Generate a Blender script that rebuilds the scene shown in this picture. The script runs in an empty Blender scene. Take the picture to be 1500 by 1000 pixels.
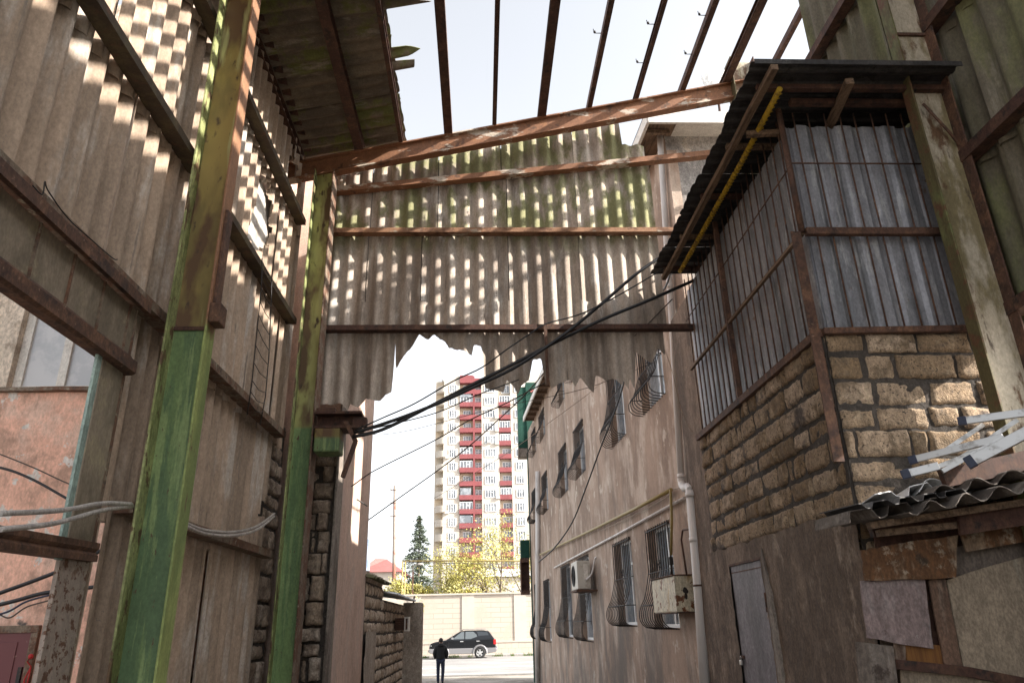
import bpy, math, random
from mathutils import Vector, Matrix, noise
R=random.Random(7)
C=bpy.context.scene.collection
H=1.6                       # camera height above the shed floor; everything below is written relative to eye level
PI=math.pi
V=Vector
# ------------------------------------------------------------------ camera and survey helper
f_,pit_,rol_,pan_=1053.47,0.374863,-0.0238782,0.0481484
FW=V((math.sin(pan_)*math.cos(pit_),math.cos(pan_)*math.cos(pit_),math.sin(pit_)))
_r=V((math.cos(pan_),-math.sin(pan_),0)); _u=_r.cross(FW)
RI=_r*math.cos(rol_)+_u*math.sin(rol_); UP=_u*math.cos(rol_)-_r*math.sin(rol_)
def ray(x,y): return RI*((x-750)/f_)-UP*((y-500)/f_)+FW
def onX(x,y,X): v=ray(x,y); return v*(X/v.x)
def onY(x,y,Y): v=ray(x,y); return v*(Y/v.y)
def onZ(x,y,Z): v=ray(x,y); return v*(Z/v.z)
# ------------------------------------------------------------------ mesh accumulator
LOC={}
class MB:
    def __init__(s): s.v=[];s.f=[];s.sm=[]
    def add(s,vs,fs,smooth=False):
        b=len(s.v); s.v+= [V(p) for p in vs]
        for q in fs: s.f.append([i+b for i in q]); s.sm.append(smooth)
        return s
    def box(s,x0,x1,y0,y1,z0,z1):
        return s.add([(x0,y0,z0),(x1,y0,z0),(x1,y1,z0),(x0,y1,z0),(x0,y0,z1),(x1,y0,z1),(x1,y1,z1),(x0,y1,z1)],
          [(0,3,2,1),(4,5,6,7),(0,1,5,4),(1,2,6,5),(2,3,7,6),(3,0,4,7)])
    def obox(s,c,a,b,d):       # centre and three half-axis vectors
        c=V(c);P=[]
        for k in (-1,1):
            for (i,j) in ((-1,-1),(1,-1),(1,1),(-1,1)): P.append(c+a*i+b*j+d*k)
        fs=[(0,3,2,1),(4,5,6,7),(0,1,5,4),(1,2,6,5),(2,3,7,6),(3,0,4,7)]
        if a.cross(b).dot(d)<0: fs=[q[::-1] for q in fs]
        return s.add(P,fs)
    def frame(s,p0,p1,up):
        t=(V(p1)-V(p0)).normalized(); up=V(up); side=t.cross(up).normalized(); up=side.cross(t).normalized()
        return t,side,up
    def ext(s,p0,p1,prof,up=(0,0,1),seg=1,wob=0):   # extrude a (side, up) outline from p0 to p1
        p0=V(p0);p1=V(p1); t,sd,u=s.frame(p0,p1,up); n=len(prof); P=[]
        for k in range(seg+1):
            c=p0.lerp(p1,k/seg)
            if wob and 0<k<seg: c=c+sd*R.uniform(-wob,wob)+u*R.uniform(-wob,wob)
            P+=[c+sd*a+u*b for a,b in prof]
        F=[tuple(range(n)),tuple(range(seg*n+n-1,seg*n-1,-1))]
        for k in range(seg):
            for i in range(n):
                j=(i+1)%n; F.append((k*n+i,(k+1)*n+i,(k+1)*n+j,k*n+j))
        return s.add(P,F)
    def beam(s,p0,p1,w,h,up=(0,0,1),seg=1,wob=0):
        return s.ext(p0,p1,[(-w/2,-h/2),(-w/2,h/2),(w/2,h/2),(w/2,-h/2)],up,seg,wob)
    def ibeam(s,p0,p1,w,h,t=.014,up=(0,0,1)):
        a=w/2;b=h/2;c=t/2
        return s.ext(p0,p1,[(-a,-b),(-a,-b+t),(-c,-b+t),(-c,b-t),(-a,b-t),(-a,b),(a,b),(a,b-t),(c,b-t),(c,-b+t),(a,-b+t),(a,-b)],up)
    def chan(s,p0,p1,w,h,t=.012,up=(0,0,1),flip=1):  # C channel, open towards +side*flip
        a=w/2*flip;b=h/2
        t2=t*flip
        pr=[(-a,-b),(-a,b),(a,b),(a,b-t),(-a+t2,b-t),(-a+t2,-b+t),(a,-b+t),(a,-b)]
        if flip<0: pr=pr[::-1]
        return s.ext(p0,p1,pr,up)
    def angle(s,p0,p1,w,h,t=.01,up=(0,0,1),fs=1,fu=1):
        pr=[(0,0),(0,h*fu),(t*fs,h*fu),(t*fs,t*fu),(w*fs,t*fu),(w*fs,0)]
        if fs*fu<0: pr=pr[::-1]
        return s.ext(p0,p1,pr,up)
    def tube(s,pts,r,n=8,smooth=True,r1=None):
        pts=[V(p) for p in pts]; P=[];F=[]; m=len(pts); up=V((.13,.21,.97))
        for k,p in enumerate(pts):
            t=(pts[min(k+1,m-1)]-pts[max(k-1,0)]).normalized()
            a=t.cross(up)
            if a.length<.1: a=t.cross(V((1,0,0)))
            a.normalize(); b=a.cross(t); rr=r if r1 is None else r+(r1-r)*k/max(1,m-1)
            P+=[p+(a*math.cos(2*PI*i/n)+b*math.sin(2*PI*i/n))*rr for i in range(n)]
        for k in range(m-1):
            for i in range(n):
                j=(i+1)%n; F.append((k*n+i,k*n+j,(k+1)*n+j,(k+1)*n+i))
        s.add(P,F,smooth); b=len(s.v)-len(P)
        s.f.append([b+i for i in range(n)][::-1]); s.sm.append(False)
        s.f.append([b+(m-1)*n+i for i in range(n)]); s.sm.append(False)
        return s
    def prism(s,pts,d):        # planar outline swept by vector d
        pts=[V(p) for p in pts]; d=V(d); n=len(pts)
        nn=V((0,0,0))
        for i in range(n): nn+= (pts[i]-pts[0]).cross(pts[(i+1)%n]-pts[0])
        if nn.dot(d)>0: pts=pts[::-1]
        P=pts+[p+d for p in pts]
        F=[tuple(range(n)),tuple(range(2*n-1,n-1,-1))]+[(i,n+i,n+(i+1)%n,(i+1)%n) for i in range(n)]
        return s.add(P,F)
    def ball(s,c,rx,ry=None,rz=None,n=12,m=8):
        c=V(c);ry=ry or rx;rz=rz or rx;P=[];F=[]
        for j in range(m+1):
            th=PI*j/m
            for i in range(n): P.append(c+V((rx*math.sin(th)*math.cos(2*PI*i/n),ry*math.sin(th)*math.sin(2*PI*i/n),rz*math.cos(th))))
        for j in range(m):
            for i in range(n): k=(i+1)%n; F.append((j*n+i,(j+1)*n+i,(j+1)*n+k,j*n+k))
        return s.add(P,F,True)
    def corr(s,O,U,W,N,u0,u1,top,bot,pitch=.2,amp=.027,ph=0,prof='sin',th=.006,step=None,dz=.3,holes=(),off=0,wav=.004,gap=lambda u:False):
        """corrugated sheet: U across the waves, W along them, N towards the viewer; top/bot give the ends for each u"""
        O=V(O);U=V(U);W=V(W);N=V(N)
        step=step or pitch/10; n=max(2,int(round((u1-u0)/step)))
        topf=top if callable(top) else (lambda u:top); botf=bot if callable(bot) else (lambda u:bot)
        us=[u0+(u1-u0)*i/n for i in range(n+1)]
        m=max(1,int(max(topf(u)-botf(u) for u in us)/dz)+1)
        def pf(u):
            x=(u/pitch+ph)%1
            if prof=='sin': return amp*math.cos(2*PI*x)
            if x<.09: return amp*(-1+2*x/.09)
            if x<.64: return amp
            if x<.73: return amp*(1-2*(x-.64)/.09)
            return -amp
        fr=[];bk=[]
        for u in us:
            t=topf(u);b=botf(u)
            for j in range(m+1):
                w=b+(t-b)*j/m
                d=pf(u)+off+wav*noise.noise(V((u*1.3+off*50,w*1.1,ph*9)))
                p=O+U*u+W*w
                fr.append(p+N*(d+th/2)); bk.append(p+N*(d-th/2))
        F=[];k=m+1
        for i in range(n):
            um=(us[i]+us[i+1])/2
            if gap(um) or (topf(us[i])-botf(us[i])<=0.005 and topf(us[i+1])-botf(us[i+1])<=0.005): continue
            for j in range(m):
                if holes:
                    w=(botf(um)+(topf(um)-botf(um))*(j+.5)/m)
                    if any(inpoly(um,w,h) for h in holes): continue
                F.append((i*k+j,(i+1)*k+j,(i+1)*k+j+1,i*k+j+1))
        flip = U.cross(W).dot(N)<0
        if flip: F=[q[::-1] for q in F]
        cnt={}
        for q in F:
            for a in range(4):
                e=(q[a],q[(a+1)%4]); cnt[e]=cnt.get(e,0)+1
        sh=prof=='sin'; s.add(fr,F,sh); s.add(bk,[q[::-1] for q in F],sh)
        rv=[];rf=[]
        for (a,b) in cnt:
            if (b,a) not in cnt:
                x=len(rv); rv+=[fr[a],fr[b],bk[b],bk[a]]; rf.append((x+1,x,x+3,x+2))
        s.add(rv,rf); return s
    def obj(s,name,mat,parent=None,label=None,cat=None,group=None,kind=None,bevel=0,bseg=2,sub=0):
        used=set(i for q in s.f for i in q)
        if len(used)<len(s.v):
            mp={};vv=[]
            for i in sorted(used): mp[i]=len(vv); vv.append(s.v[i])
            s.v=vv; s.f=[[mp[i] for i in q] for q in s.f]
        vs=[p+V((0,0,H)) for p in s.v]
        if parent is not None: L=LOC[parent.name]
        else:
            L=V(((min(p.x for p in vs)+max(p.x for p in vs))/2,(min(p.y for p in vs)+max(p.y for p in vs))/2,min(p.z for p in vs)))
        me=bpy.data.meshes.new(name); me.from_pydata([p-L for p in vs],[],s.f)
        me.polygons.foreach_set('use_smooth',s.sm); me.materials.append(mat); me.update()
        o=bpy.data.objects.new(name,me); C.objects.link(o)
        if parent is not None: o.parent=parent
        else: o.location=L
        LOC[o.name]=L
        if bevel:
            b=o.modifiers.new('Bevel','BEVEL'); b.width=bevel; b.segments=bseg; b.limit_method='ANGLE'; b.angle_limit=.6
        if sub:
            b=o.modifiers.new('Sub','SUBSURF'); b.levels=sub; b.render_levels=sub
        tag(o,label,cat,group,kind); return o
def tag(o,label=None,cat=None,group=None,kind=None):
    if label:o['label']=label
    if cat:o['category']=cat
    if group:o['group']=group
    if kind:o['kind']=kind
    return o
def thing(name,label,cat,loc,group=None):
    o=bpy.data.objects.new(name,None); o.empty_display_size=.2; C.objects.link(o)
    L=V(loc)+V((0,0,H)); o.location=L; LOC[o.name]=L
    return tag(o,label,cat,group)
def inpoly(x,y,P):
    c=False;n=len(P)
    for i in range(n):
        x1,y1=P[i];x2,y2=P[i-1]
        if (y1>y)!=(y2>y) and x<(x2-x1)*(y-y1)/(y2-y1)+x1: c=not c
    return c
def pw(pts):                    # piecewise-linear function
    pts=sorted(pts)
    def g(u):
        if u<=pts[0][0]: return pts[0][1]
        for (a,b),(c,d) in zip(pts,pts[1:]):
            if u<=c: return b+(d-b)*(u-a)/max(1e-6,c-a)
        return pts[-1][1]
    return g
def sag(a,b,s,n=14):
    a=V(a);b=V(b); return [a.lerp(b,k/n)+V((0,0,-s*4*(k/n)*(1-k/n))) for k in range(n+1)]
def smoothpts(P,n=6):           # Catmull-Rom through the points
    P=[V(p) for p in P]; Q=[P[0]*2-P[1]]+P+[P[-1]*2-P[-2]]; out=[]
    for i in range(1,len(Q)-2):
        a,b,c,d=Q[i-1:i+3]
        for k in range(n):
            t=k/n; out.append(.5*((2*b)+(c-a)*t+(2*a-5*b+4*c-d)*t*t+(3*b-a-3*c+d)*t**3))
    return out+[P[-1]]
# ------------------------------------------------------------------ materials
def M(name,col,rough=.85,metal=0,layers=(),bump=(),island=0,zmix=(),spec=None,alpha=None,brick=None,grit=None):
    """layers: (colour, noise scale, (sx,sy,sz), lo, hi[, detail]); bump: (scale,(sx,sy,sz),strength[,distance]); zmix: (colour,z,width,noise)"""
    m=bpy.data.materials.new(name); m.use_nodes=True; nt=m.node_tree; nd=nt.nodes; ln=nt.links
    bs=nd['Principled BSDF']; bs.inputs['Roughness'].default_value=rough; bs.inputs['Metallic'].default_value=metal
    if spec is not None: bs.inputs['Specular IOR Level'].default_value=spec
    geo=nd.new('ShaderNodeNewGeometry'); pos=geo.outputs['Position']
    def mapped(sc):
        v=nd.new('ShaderNodeVectorMath'); v.operation='MULTIPLY'; ln.new(pos,v.inputs[0]); v.inputs[1].default_value=sc; return v.outputs[0]
    def nz(scale,st,detail=6,seed=0):
        n=nd.new('ShaderNodeTexNoise'); n.inputs['Scale'].default_value=scale; n.inputs['Detail'].default_value=detail; n.inputs['Roughness'].default_value=.68
        ln.new(mapped(st),n.inputs['Vector']); return n.outputs['Fac']
    def rng(x,lo,hi):
        hi=lo+(hi-lo)*.62
        r=nd.new('ShaderNodeMapRange'); ln.new(x,r.inputs[0]); r.inputs[1].default_value=lo; r.inputs[2].default_value=hi; r.interpolation_type='SMOOTHSTEP'; return r.outputs[0]
    def mix(fac,a,b):
        x=nd.new('ShaderNodeMix'); x.data_type='RGBA'; ln.new(fac,x.inputs[0])
        for k,c in ((6,a),(7,b)):
            if isinstance(c,tuple): x.inputs[k].default_value=(*c,1)
            else: ln.new(c,x.inputs[k])
        return x.outputs[2]
    cur=col; rf=None
    if brick:
        b=nd.new('ShaderNodeTexBrick'); b.inputs['Color1'].default_value=(*col,1); b.inputs['Color2'].default_value=(*[c*.93 for c in col],1); b.inputs['Mortar'].default_value=(*brick[0],1)
        b.inputs['Scale'].default_value=1; b.inputs['Brick Width'].default_value=brick[1]; b.inputs['Row Height'].default_value=brick[2]; b.inputs['Mortar Size'].default_value=brick[3]
        sx=nd.new('ShaderNodeSeparateXYZ'); ln.new(pos,sx.inputs[0]); cx=nd.new('ShaderNodeCombineXYZ'); ln.new(sx.outputs[brick[4]],cx.inputs[0]); ln.new(sx.outputs[2],cx.inputs[1]); ln.new(cx.outputs[0],b.inputs['Vector'])
        cur=b.outputs['Color']
    if island:
        isl=geo.outputs['Random Per Island']
        h=nd.new('ShaderNodeHueSaturation'); 
        if isinstance(cur,tuple): h.inputs['Color'].default_value=(*cur,1)
        else: ln.new(cur,h.inputs['Color'])
        r=nd.new('ShaderNodeMapRange'); ln.new(isl,r.inputs[0]); r.inputs[3].default_value=1-island; r.inputs[4].default_value=1+island; ln.new(r.outputs[0],h.inputs['Value'])
        r2=nd.new('ShaderNodeMapRange'); ln.new(isl,r2.inputs[0]); r2.inputs[3].default_value=1.15; r2.inputs[4].default_value=.8; ln.new(r2.outputs[0],h.inputs['Saturation'])
        cur=h.outputs['Color']
    def zfac(z,w,nzs):
        sx=nd.new('ShaderNodeSeparateXYZ'); ln.new(pos,sx.inputs[0]); a=nd.new('ShaderNodeMath'); a.operation='MULTIPLY_ADD'; ln.new(nz(nzs[0],nzs[1],5),a.inputs[0]); a.inputs[1].default_value=nzs[2]; ln.new(sx.outputs[2],a.inputs[2])
        return rng(a.outputs[0],z+H-w+nzs[2]*.5,z+H+w+nzs[2]*.5)
    for L in layers:
        c,sc,st,lo,hi=L[:5]; fac=rng(nz(sc,st,L[5] if len(L)>5 else 6),lo,hi)
        if len(L)>6:
            z,w,n3=L[6]; mm=nd.new('ShaderNodeMath'); mm.operation='MULTIPLY'; ln.new(fac,mm.inputs[0]); ln.new(zfac(z,w,n3),mm.inputs[1]); fac=mm.outputs[0]
        cur=mix(fac,cur,c)
    for (c,z,w,n3) in zmix: cur=mix(zfac(z,w,n3),cur,c)
    if grit is None:
        grit=.45 if rough>=.55 and metal<.5 else 0
        if name.split('_')[0] in ('shell','dusty','grey','dark','pale','rough','brown','mauve','rust','rusty'): grit=.8
        if name.split('_')[0] in ('cream','road','bark','yellow','black','skin','red'): grit=.12
    if grit:
        for sc,lo,hi,a,b in ((13,.36,.66,1-.32*grit,1+.26*grit),(55,.40,.62,1-.34*grit,1+.26*grit)):
            r=nd.new('ShaderNodeMapRange'); ln.new(nz(sc,(1,1,.55),9),r.inputs[0]); r.inputs[1].default_value=lo; r.inputs[2].default_value=hi; r.inputs[3].default_value=a; r.inputs[4].default_value=b
            h=nd.new('ShaderNodeHueSaturation'); ln.new(r.outputs[0],h.inputs['Value'])
            if isinstance(cur,tuple): h.inputs['Color'].default_value=(*cur,1)
            else: ln.new(cur,h.inputs['Color'])
            cur=h.outputs['Color']
    if isinstance(cur,tuple): bs.inputs['Base Color'].default_value=(*cur,1)
    else: ln.new(cur,bs.inputs['Base Color'])
    prev=None
    for bb in bump:
        sc,st,strg=bb[:3]
        b=nd.new('ShaderNodeBump'); b.inputs['Strength'].default_value=strg; b.inputs['Distance'].default_value=bb[3] if len(bb)>3 else .01
        if len(bb)>4 and bb[4]=='v':
            n=nd.new('ShaderNodeTexVoronoi'); n.inputs['Scale'].default_value=sc; ln.new(mapped(st),n.inputs['Vector']); ln.new(n.outputs['Distance'],b.inputs['Height'])
        elif len(bb)>4 and bb[4]=='w':
            n=nd.new('ShaderNodeTexWave'); n.bands_direction='Z'; n.inputs['Scale'].default_value=sc; n.inputs['Distortion'].default_value=1.; ln.new(mapped(st),n.inputs['Vector']); ln.new(n.outputs['Fac'],b.inputs['Height'])
        else: ln.new(nz(sc,st,8),b.inputs['Height'])
        if prev: ln.new(prev,b.inputs['Normal'])
        prev=b.outputs[0]
    if prev: ln.new(prev,bs.inputs['Normal'])
    return m
I3=(1,1,1); VS=(1,1,.12)
mt={}
mt['asb']=M('asbestos_cement',(.41,.305,.225),.9,layers=[((.28,.21,.155),1.6,VS,.42,.72),((.46,.40,.345),3.5,(1,1,.2),.5,.75),((.17,.14,.115),9,(1,1,.08),.62,.78),((.2,.17,.14),34,I3,.62,.8)],bump=[(90,I3,.25,.004),(160,(.1,.1,1),.35,.003),(6,I3,.3,.01)])
mt['asb_end']=M('asbestos_cement_mossy',(.47,.395,.33),.9,layers=[((.26,.21,.17),1.8,VS,.42,.7),((.47,.425,.38),4,(1,1,.2),.52,.75),((.19,.155,.13),11,(1,1,.08),.6,.78),((.21,.205,.1),2.2,(1,1,.5),.42,.66,6,(5.15,.45,(2.5,I3,.9)))],bump=[(90,I3,.3,.004),(7,I3,.35,.012)])
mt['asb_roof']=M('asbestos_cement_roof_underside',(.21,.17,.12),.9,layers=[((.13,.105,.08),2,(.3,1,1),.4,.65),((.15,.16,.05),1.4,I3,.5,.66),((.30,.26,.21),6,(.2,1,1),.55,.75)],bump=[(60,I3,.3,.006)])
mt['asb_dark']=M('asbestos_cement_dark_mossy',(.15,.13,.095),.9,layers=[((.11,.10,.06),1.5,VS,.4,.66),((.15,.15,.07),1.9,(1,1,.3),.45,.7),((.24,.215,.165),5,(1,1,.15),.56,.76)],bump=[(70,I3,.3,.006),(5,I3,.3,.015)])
mt['rust']=M('rusty_steel',(.095,.047,.031),.8,layers=[((.155,.078,.045),7,I3,.45,.72),((.05,.028,.022),5,I3,.5,.75),((.26,.165,.11),26,I3,.6,.78)],bump=[(60,I3,.3,.004)])
mt['rustlit']=M('rusty_girt_sunlit_tone',(.27,.14,.075),.8,layers=[((.14,.065,.035),5,I3,.48,.66),((.36,.30,.23),9,(.4,1,1),.56,.72)],bump=[(50,I3,.3,.004)])  # paler rust: sunlight on the girt put into the colour
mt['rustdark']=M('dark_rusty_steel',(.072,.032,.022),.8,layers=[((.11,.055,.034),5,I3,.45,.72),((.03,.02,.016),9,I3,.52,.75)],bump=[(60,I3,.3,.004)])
mt['rustpaint']=M('flaking_white_paint_on_rust',(.24,.11,.055),.75,layers=[((.50,.43,.35),3,(.5,1,1.6),.56,.64),((.10,.05,.03),6,I3,.56,.72),((.33,.155,.07),9,I3,.56,.76)],bump=[(40,I3,.4,.005)])
mt['rustgrey']=M('grey_painted_rusty_girt',(.19,.14,.1),.8,layers=[((.15,.075,.045),5,I3,.45,.62),((.09,.055,.04),9,I3,.55,.75),((.30,.27,.2),14,I3,.56,.75)],bump=[(50,I3,.3,.004)])
mt['mossrust']=M('mossy_girt',(.055,.038,.024),.85,layers=[((.085,.065,.033),5,I3,.45,.68),((.1,.05,.03),8,I3,.55,.75)],bump=[(50,I3,.3,.005)])
mt['green1']=M('worn_green_column_paint',(.115,.175,.05),.62,layers=[((.035,.085,.045),3.2,(1,1,.22),.42,.68),((.20,.27,.075),5,(1,1,.12),.52,.76),((.12,.065,.03),11,(1,1,.3),.64,.76)],
   zmix=[((.21,.175,.05),2.12,.10,(6,I3,.5))],bump=[(30,(1,1,.3),.25,.004)])
# upper rusted band of the column paint
def column_mat(name,zb,low,lowd,lowl,upc,upd,uprust):
    m=M(name,low,.62,layers=[(lowd,5.5,(1,1,.13),.44,.62),(lowl,11,(1,1,.08),.50,.66),((.10,.055,.03),24,(1,1,.35),.62,.70)],bump=[(30,(1,1,.3),.25,.004)])
    nt=m.node_tree;nd=nt.nodes;ln=nt.links;bs=nd['Principled BSDF']; old=bs.inputs['Base Color'].links[0].from_socket
    m2=M(name+'_tmp',upc,.62,layers=[(upd,3.,(1,1,.25),.42,.62),(uprust,2.4,(1,1,.5),.48,.64),((.07,.035,.02),8,(1,1,.4),.56,.72),((.32,.31,.13),6,(1,1,.15),.6,.76)])
    # rebuild the second layer stack inside the first tree
    def stack(base,layers):
        geo=nd.new('ShaderNodeNewGeometry'); cur=base
        for c,sc,st,lo,hi in layers:
            v=nd.new('ShaderNodeVectorMath'); v.operation='MULTIPLY'; ln.new(geo.outputs['Position'],v.inputs[0]); v.inputs[1].default_value=st
            n=nd.new('ShaderNodeTexNoise'); n.inputs['Scale'].default_value=sc; n.inputs['Detail'].default_value=7; ln.new(v.outputs[0],n.inputs['Vector'])
            r=nd.new('ShaderNodeMapRange'); ln.new(n.outputs['Fac'],r.inputs[0]); r.inputs[1].default_value=lo; r.inputs[2].default_value=hi
            x=nd.new('ShaderNodeMix'); x.data_type='RGBA'; ln.new(r.outputs[0],x.inputs[0])
            if isinstance(cur,tuple): x.inputs[6].default_value=(*cur,1)
            else: ln.new(cur,x.inputs[6])
            x.inputs[7].default_value=(*c,1); cur=x.outputs[2]
        return cur,geo
    up,geo=stack(upc,[(upd,5.,(1,1,.3),.44,.58),(uprust,4.2,(1,1,.4),.455,.55),((.06,.035,.022),13,(1,1,.4),.60,.68),((.36,.35,.16),9,(1,1,.12),.58,.68)])
    bpy.data.materials.remove(m2)
    sx=nd.new('ShaderNodeSeparateXYZ'); ln.new(geo.outputs['Position'],sx.inputs[0])
    r=nd.new('ShaderNodeMapRange'); ln.new(sx.outputs[2],r.inputs[0]); r.inputs[1].default_value=zb+H-.02; r.inputs[2].default_value=zb+H+.02
    x=nd.new('ShaderNodeMix'); x.data_type='RGBA'; ln.new(r.outputs[0],x.inputs[0]); ln.new(old,x.inputs[6]); ln.new(up,x.inputs[7]); ln.new(x.outputs[2],bs.inputs['Base Color'])
    return m
mt['green1']=column_mat('worn_green_column_paint',2.12,(.135,.205,.078),(.085,.145,.065),(.22,.30,.12),(.29,.215,.065),(.185,.14,.045),(.115,.062,.028))
mt['green2']=column_mat('worn_green_column_paint_end',2.28,(.17,.27,.10),(.12,.205,.085),(.22,.32,.13),(.40,.40,.15),(.27,.26,.09),(.13,.08,.04))
mt['limeo']=M('pale_yellow_green_flange_paint',(.34,.37,.16),.65,layers=[((.20,.22,.08),7,(1,1,.15),.46,.64),((.13,.075,.04),11,(1,1,.4),.54,.64)],bump=[(30,I3,.25,.004)])
mt['lime']=M('light_green_flange_paint',(.28,.33,.105),.65,layers=[((.17,.22,.07),4,(1,1,.15),.45,.7),((.12,.07,.035),12,(1,1,.4),.6,.74)],zmix=[((.27,.135,.07),2.15,.12,(5,I3,.6))],bump=[(30,I3,.25,.004)])
mt['rcol']=M('whitish_mossy_column_paint',(.47,.41,.315),.7,layers=[((.215,.175,.09),2.6,(1,1,.3),.45,.66),((.13,.07,.035),4,(1,1,.4),.53,.68),((.08,.055,.035),9,(1,1,.2),.6,.76)],bump=[(30,I3,.3,.005)])
mt['rcolf']=M('mossy_rust_flange_paint',(.105,.085,.035),.75,layers=[((.15,.16,.06),3,(1,1,.3),.5,.7),((.13,.06,.03),5,I3,.5,.7)],bump=[(30,I3,.3,.005)])
mt['pink']=M('salmon_stucco',(.78,.45,.335),.9,layers=[((.7,.47,.37),1.3,I3,.46,.68),((.47,.29,.215),2.1,(1,1,.7),.52,.7),((.66,.60,.55),3.1,I3,.60,.64),((.27,.235,.21),4.5,I3,.64,.76),((.12,.10,.09),3.2,I3,.56,.72,6,(.45,-.25,(2,I3,.5)))],bump=[(14,I3,.4,.012),(70,I3,.2,.003)])
mt['pinkside']=M('faded_pink_stucco',(.62,.45,.365),.9,layers=[((.52,.37,.295),1.1,(1,1,.5),.45,.7),((.58,.45,.38),2.5,(1,1,.3),.5,.7)],bump=[(30,I3,.25,.005)])
mt['plasterw']=M('white_plaster',(.55,.51,.46),.9,layers=[((.40,.35,.30),2.5,I3,.52,.7)],bump=[(18,I3,.5,.012)])
mt['beige']=M('pale_beige_plaster',(.62,.52,.42),.9,layers=[((.42,.33,.25),3,I3,.5,.72)],bump=[(18,I3,.4,.01)])
mt['stucco']=M('weathered_tan_stucco',(.40,.285,.215),.9,layers=[((.27,.19,.142),.9,(1,1,.45),.38,.72),((.50,.395,.32),1.5,(1,1,.5),.47,.74),((.185,.135,.105),2.6,(1,1,.12),.54,.86),((.56,.47,.39),2.1,(1,1,.8),.585,.68),((.19,.155,.13),.9,(1,1,.45),.42,.80,6,(.7,-.9,(2,(1,1,.3),1.4)))],bump=[(22,I3,.35,.01),(5,(1,1,.3),.25,.02)],grit=.3)
mt['greyend']=M('pale_grey_render',(.40,.375,.35),.9,layers=[((.27,.25,.235),2.2,I3,.45,.68),((.52,.46,.40),3,I3,.58,.7)],bump=[(16,I3,.5,.015)])
mt['lowplaster']=M('dark_grey_brown_plaster',(.24,.175,.13),.92,layers=[((.125,.088,.064),1.6,(1,1,.35),.42,.66),((.29,.225,.175),3,(1,1,.5),.56,.74),((.26,.21,.17),15,(1,1,.5),.68,.76)],bump=[(9,I3,.6,.02),(40,I3,.3,.005)])
mt['asb_lean']=M('dirty_broken_sheet',(.15,.125,.105),.9,layers=[((.08,.065,.055),3,I3,.45,.7),((.24,.21,.185),7,I3,.52,.74)],bump=[(70,I3,.3,.006)])
mt['stone']=M('shell_limestone',(.37,.262,.165),.95,island=.42,layers=[((.045,.035,.028),42,I3,.585,.64),((.23,.165,.105),7,I3,.48,.72),((.42,.32,.215),4,I3,.54,.74),((.10,.075,.055),30,I3,.60,.70),((.13,.105,.09),1.6,I3,.56,.70)],bump=[(38,I3,1.,.02),(95,I3,.8,.005,'v'),(12,I3,.5,.02)])
mt['stonepale']=M('pale_dusty_limestone',(.55,.45,.35),.95,island=.25,layers=[((.36,.28,.21),6,I3,.45,.7),((.62,.54,.44),4,I3,.55,.75)],bump=[(30,I3,.8,.015)])
mt['concpale']=M('pale_rough_concrete',(.42,.36,.30),.93,layers=[((.30,.25,.205),2,(1,1,.5),.45,.7),((.52,.46,.40),5,I3,.56,.75)],bump=[(20,I3,.5,.012)])
mt['stonegrey']=M('dusty_limestone',(.36,.28,.21),.95,island=.25,layers=[((.22,.165,.125),6,I3,.45,.7),((.45,.37,.29),4,I3,.55,.75)],bump=[(30,I3,.8,.015),(8,I3,.6,.03)])
mt['mortar']=M('grey_mortar',(.068,.056,.047),.95,layers=[((.05,.042,.035),9,I3,.45,.7),((.14,.12,.1),5,I3,.56,.74)],bump=[(25,I3,.9,.02)])
mt['concrete']=M('rough_concrete',(.26,.22,.185),.93,layers=[((.13,.105,.085),2,(1,1,.5),.45,.7),((.28,.24,.2),5,I3,.56,.75)],bump=[(20,I3,.5,.012)])
mt['galv']=M('galvanised_sheet',(.30,.30,.325),.55,.25,layers=[((.19,.195,.21),2.5,(1,1,.2),.42,.66),((.44,.44,.45),14,(1,1,.15),.52,.76),((.20,.125,.09),4,(1,1,.5),.66,.74)],bump=[(4,(1,1,.3),.25,.01),(90,I3,.1,.002)])
mt['roofdark']=M('dark_roof_sheet',(.052,.048,.048),.55,.25,layers=[((.09,.085,.08),3,I3,.5,.7),((.03,.026,.025),6,I3,.5,.7)],bump=[(20,I3,.2,.005)])
mt['wood']=M('weathered_timber',(.21,.135,.085),.85,layers=[((.11,.07,.045),9,(3,.25,3),.45,.65),((.30,.21,.14),14,(3,.2,3),.55,.75)],bump=[(60,(1,.15,1),.4,.005)])
mt['yellow']=M('yellow_pipe_paint',(.52,.33,.02),.55,layers=[((.33,.21,.03),14,I3,.5,.65),((.10,.06,.03),24,I3,.60,.70)],bump=[(50,I3,.3,.004)])
mt['gas']=M('mustard_gas_pipe_paint',(.3,.225,.075),.5,layers=[((.28,.2,.07),10,I3,.5,.7),((.18,.1,.04),17,I3,.62,.72)])
mt['whitepipe']=M('white_pvc',(.68,.645,.62),.45,layers=[((.48,.44,.41),2.5,(1,1,.2),.48,.72)])
mt['whitepaint']=M('white_paint',(.70,.66,.60),.55,layers=[((.55,.5,.45),5,I3,.55,.75),((.38,.31,.25),14,I3,.66,.75)])
mt['upvc']=M('white_window_frame',(.74,.74,.74),.4)
mt['cablew']=M('grey_white_cable',(.43,.39,.36),.5,layers=[((.33,.3,.27),9,I3,.5,.7)])
mt['cableb']=M('black_cable',(.012,.012,.014),.45)
mt['wire']=M('brown_wire',(.07,.05,.04),.6)
mt['wiret']=M('tan_wire',(.30,.22,.16),.6)
mt['iron']=M('black_iron_bars',(.022,.019,.018),.6,.2,layers=[((.06,.035,.025),12,I3,.55,.7)])
mt['glass']=M('dusty_window_glass',(.16,.19,.22),.06,spec=.9,layers=[((.24,.265,.28),2.5,I3,.45,.7)])
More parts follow.
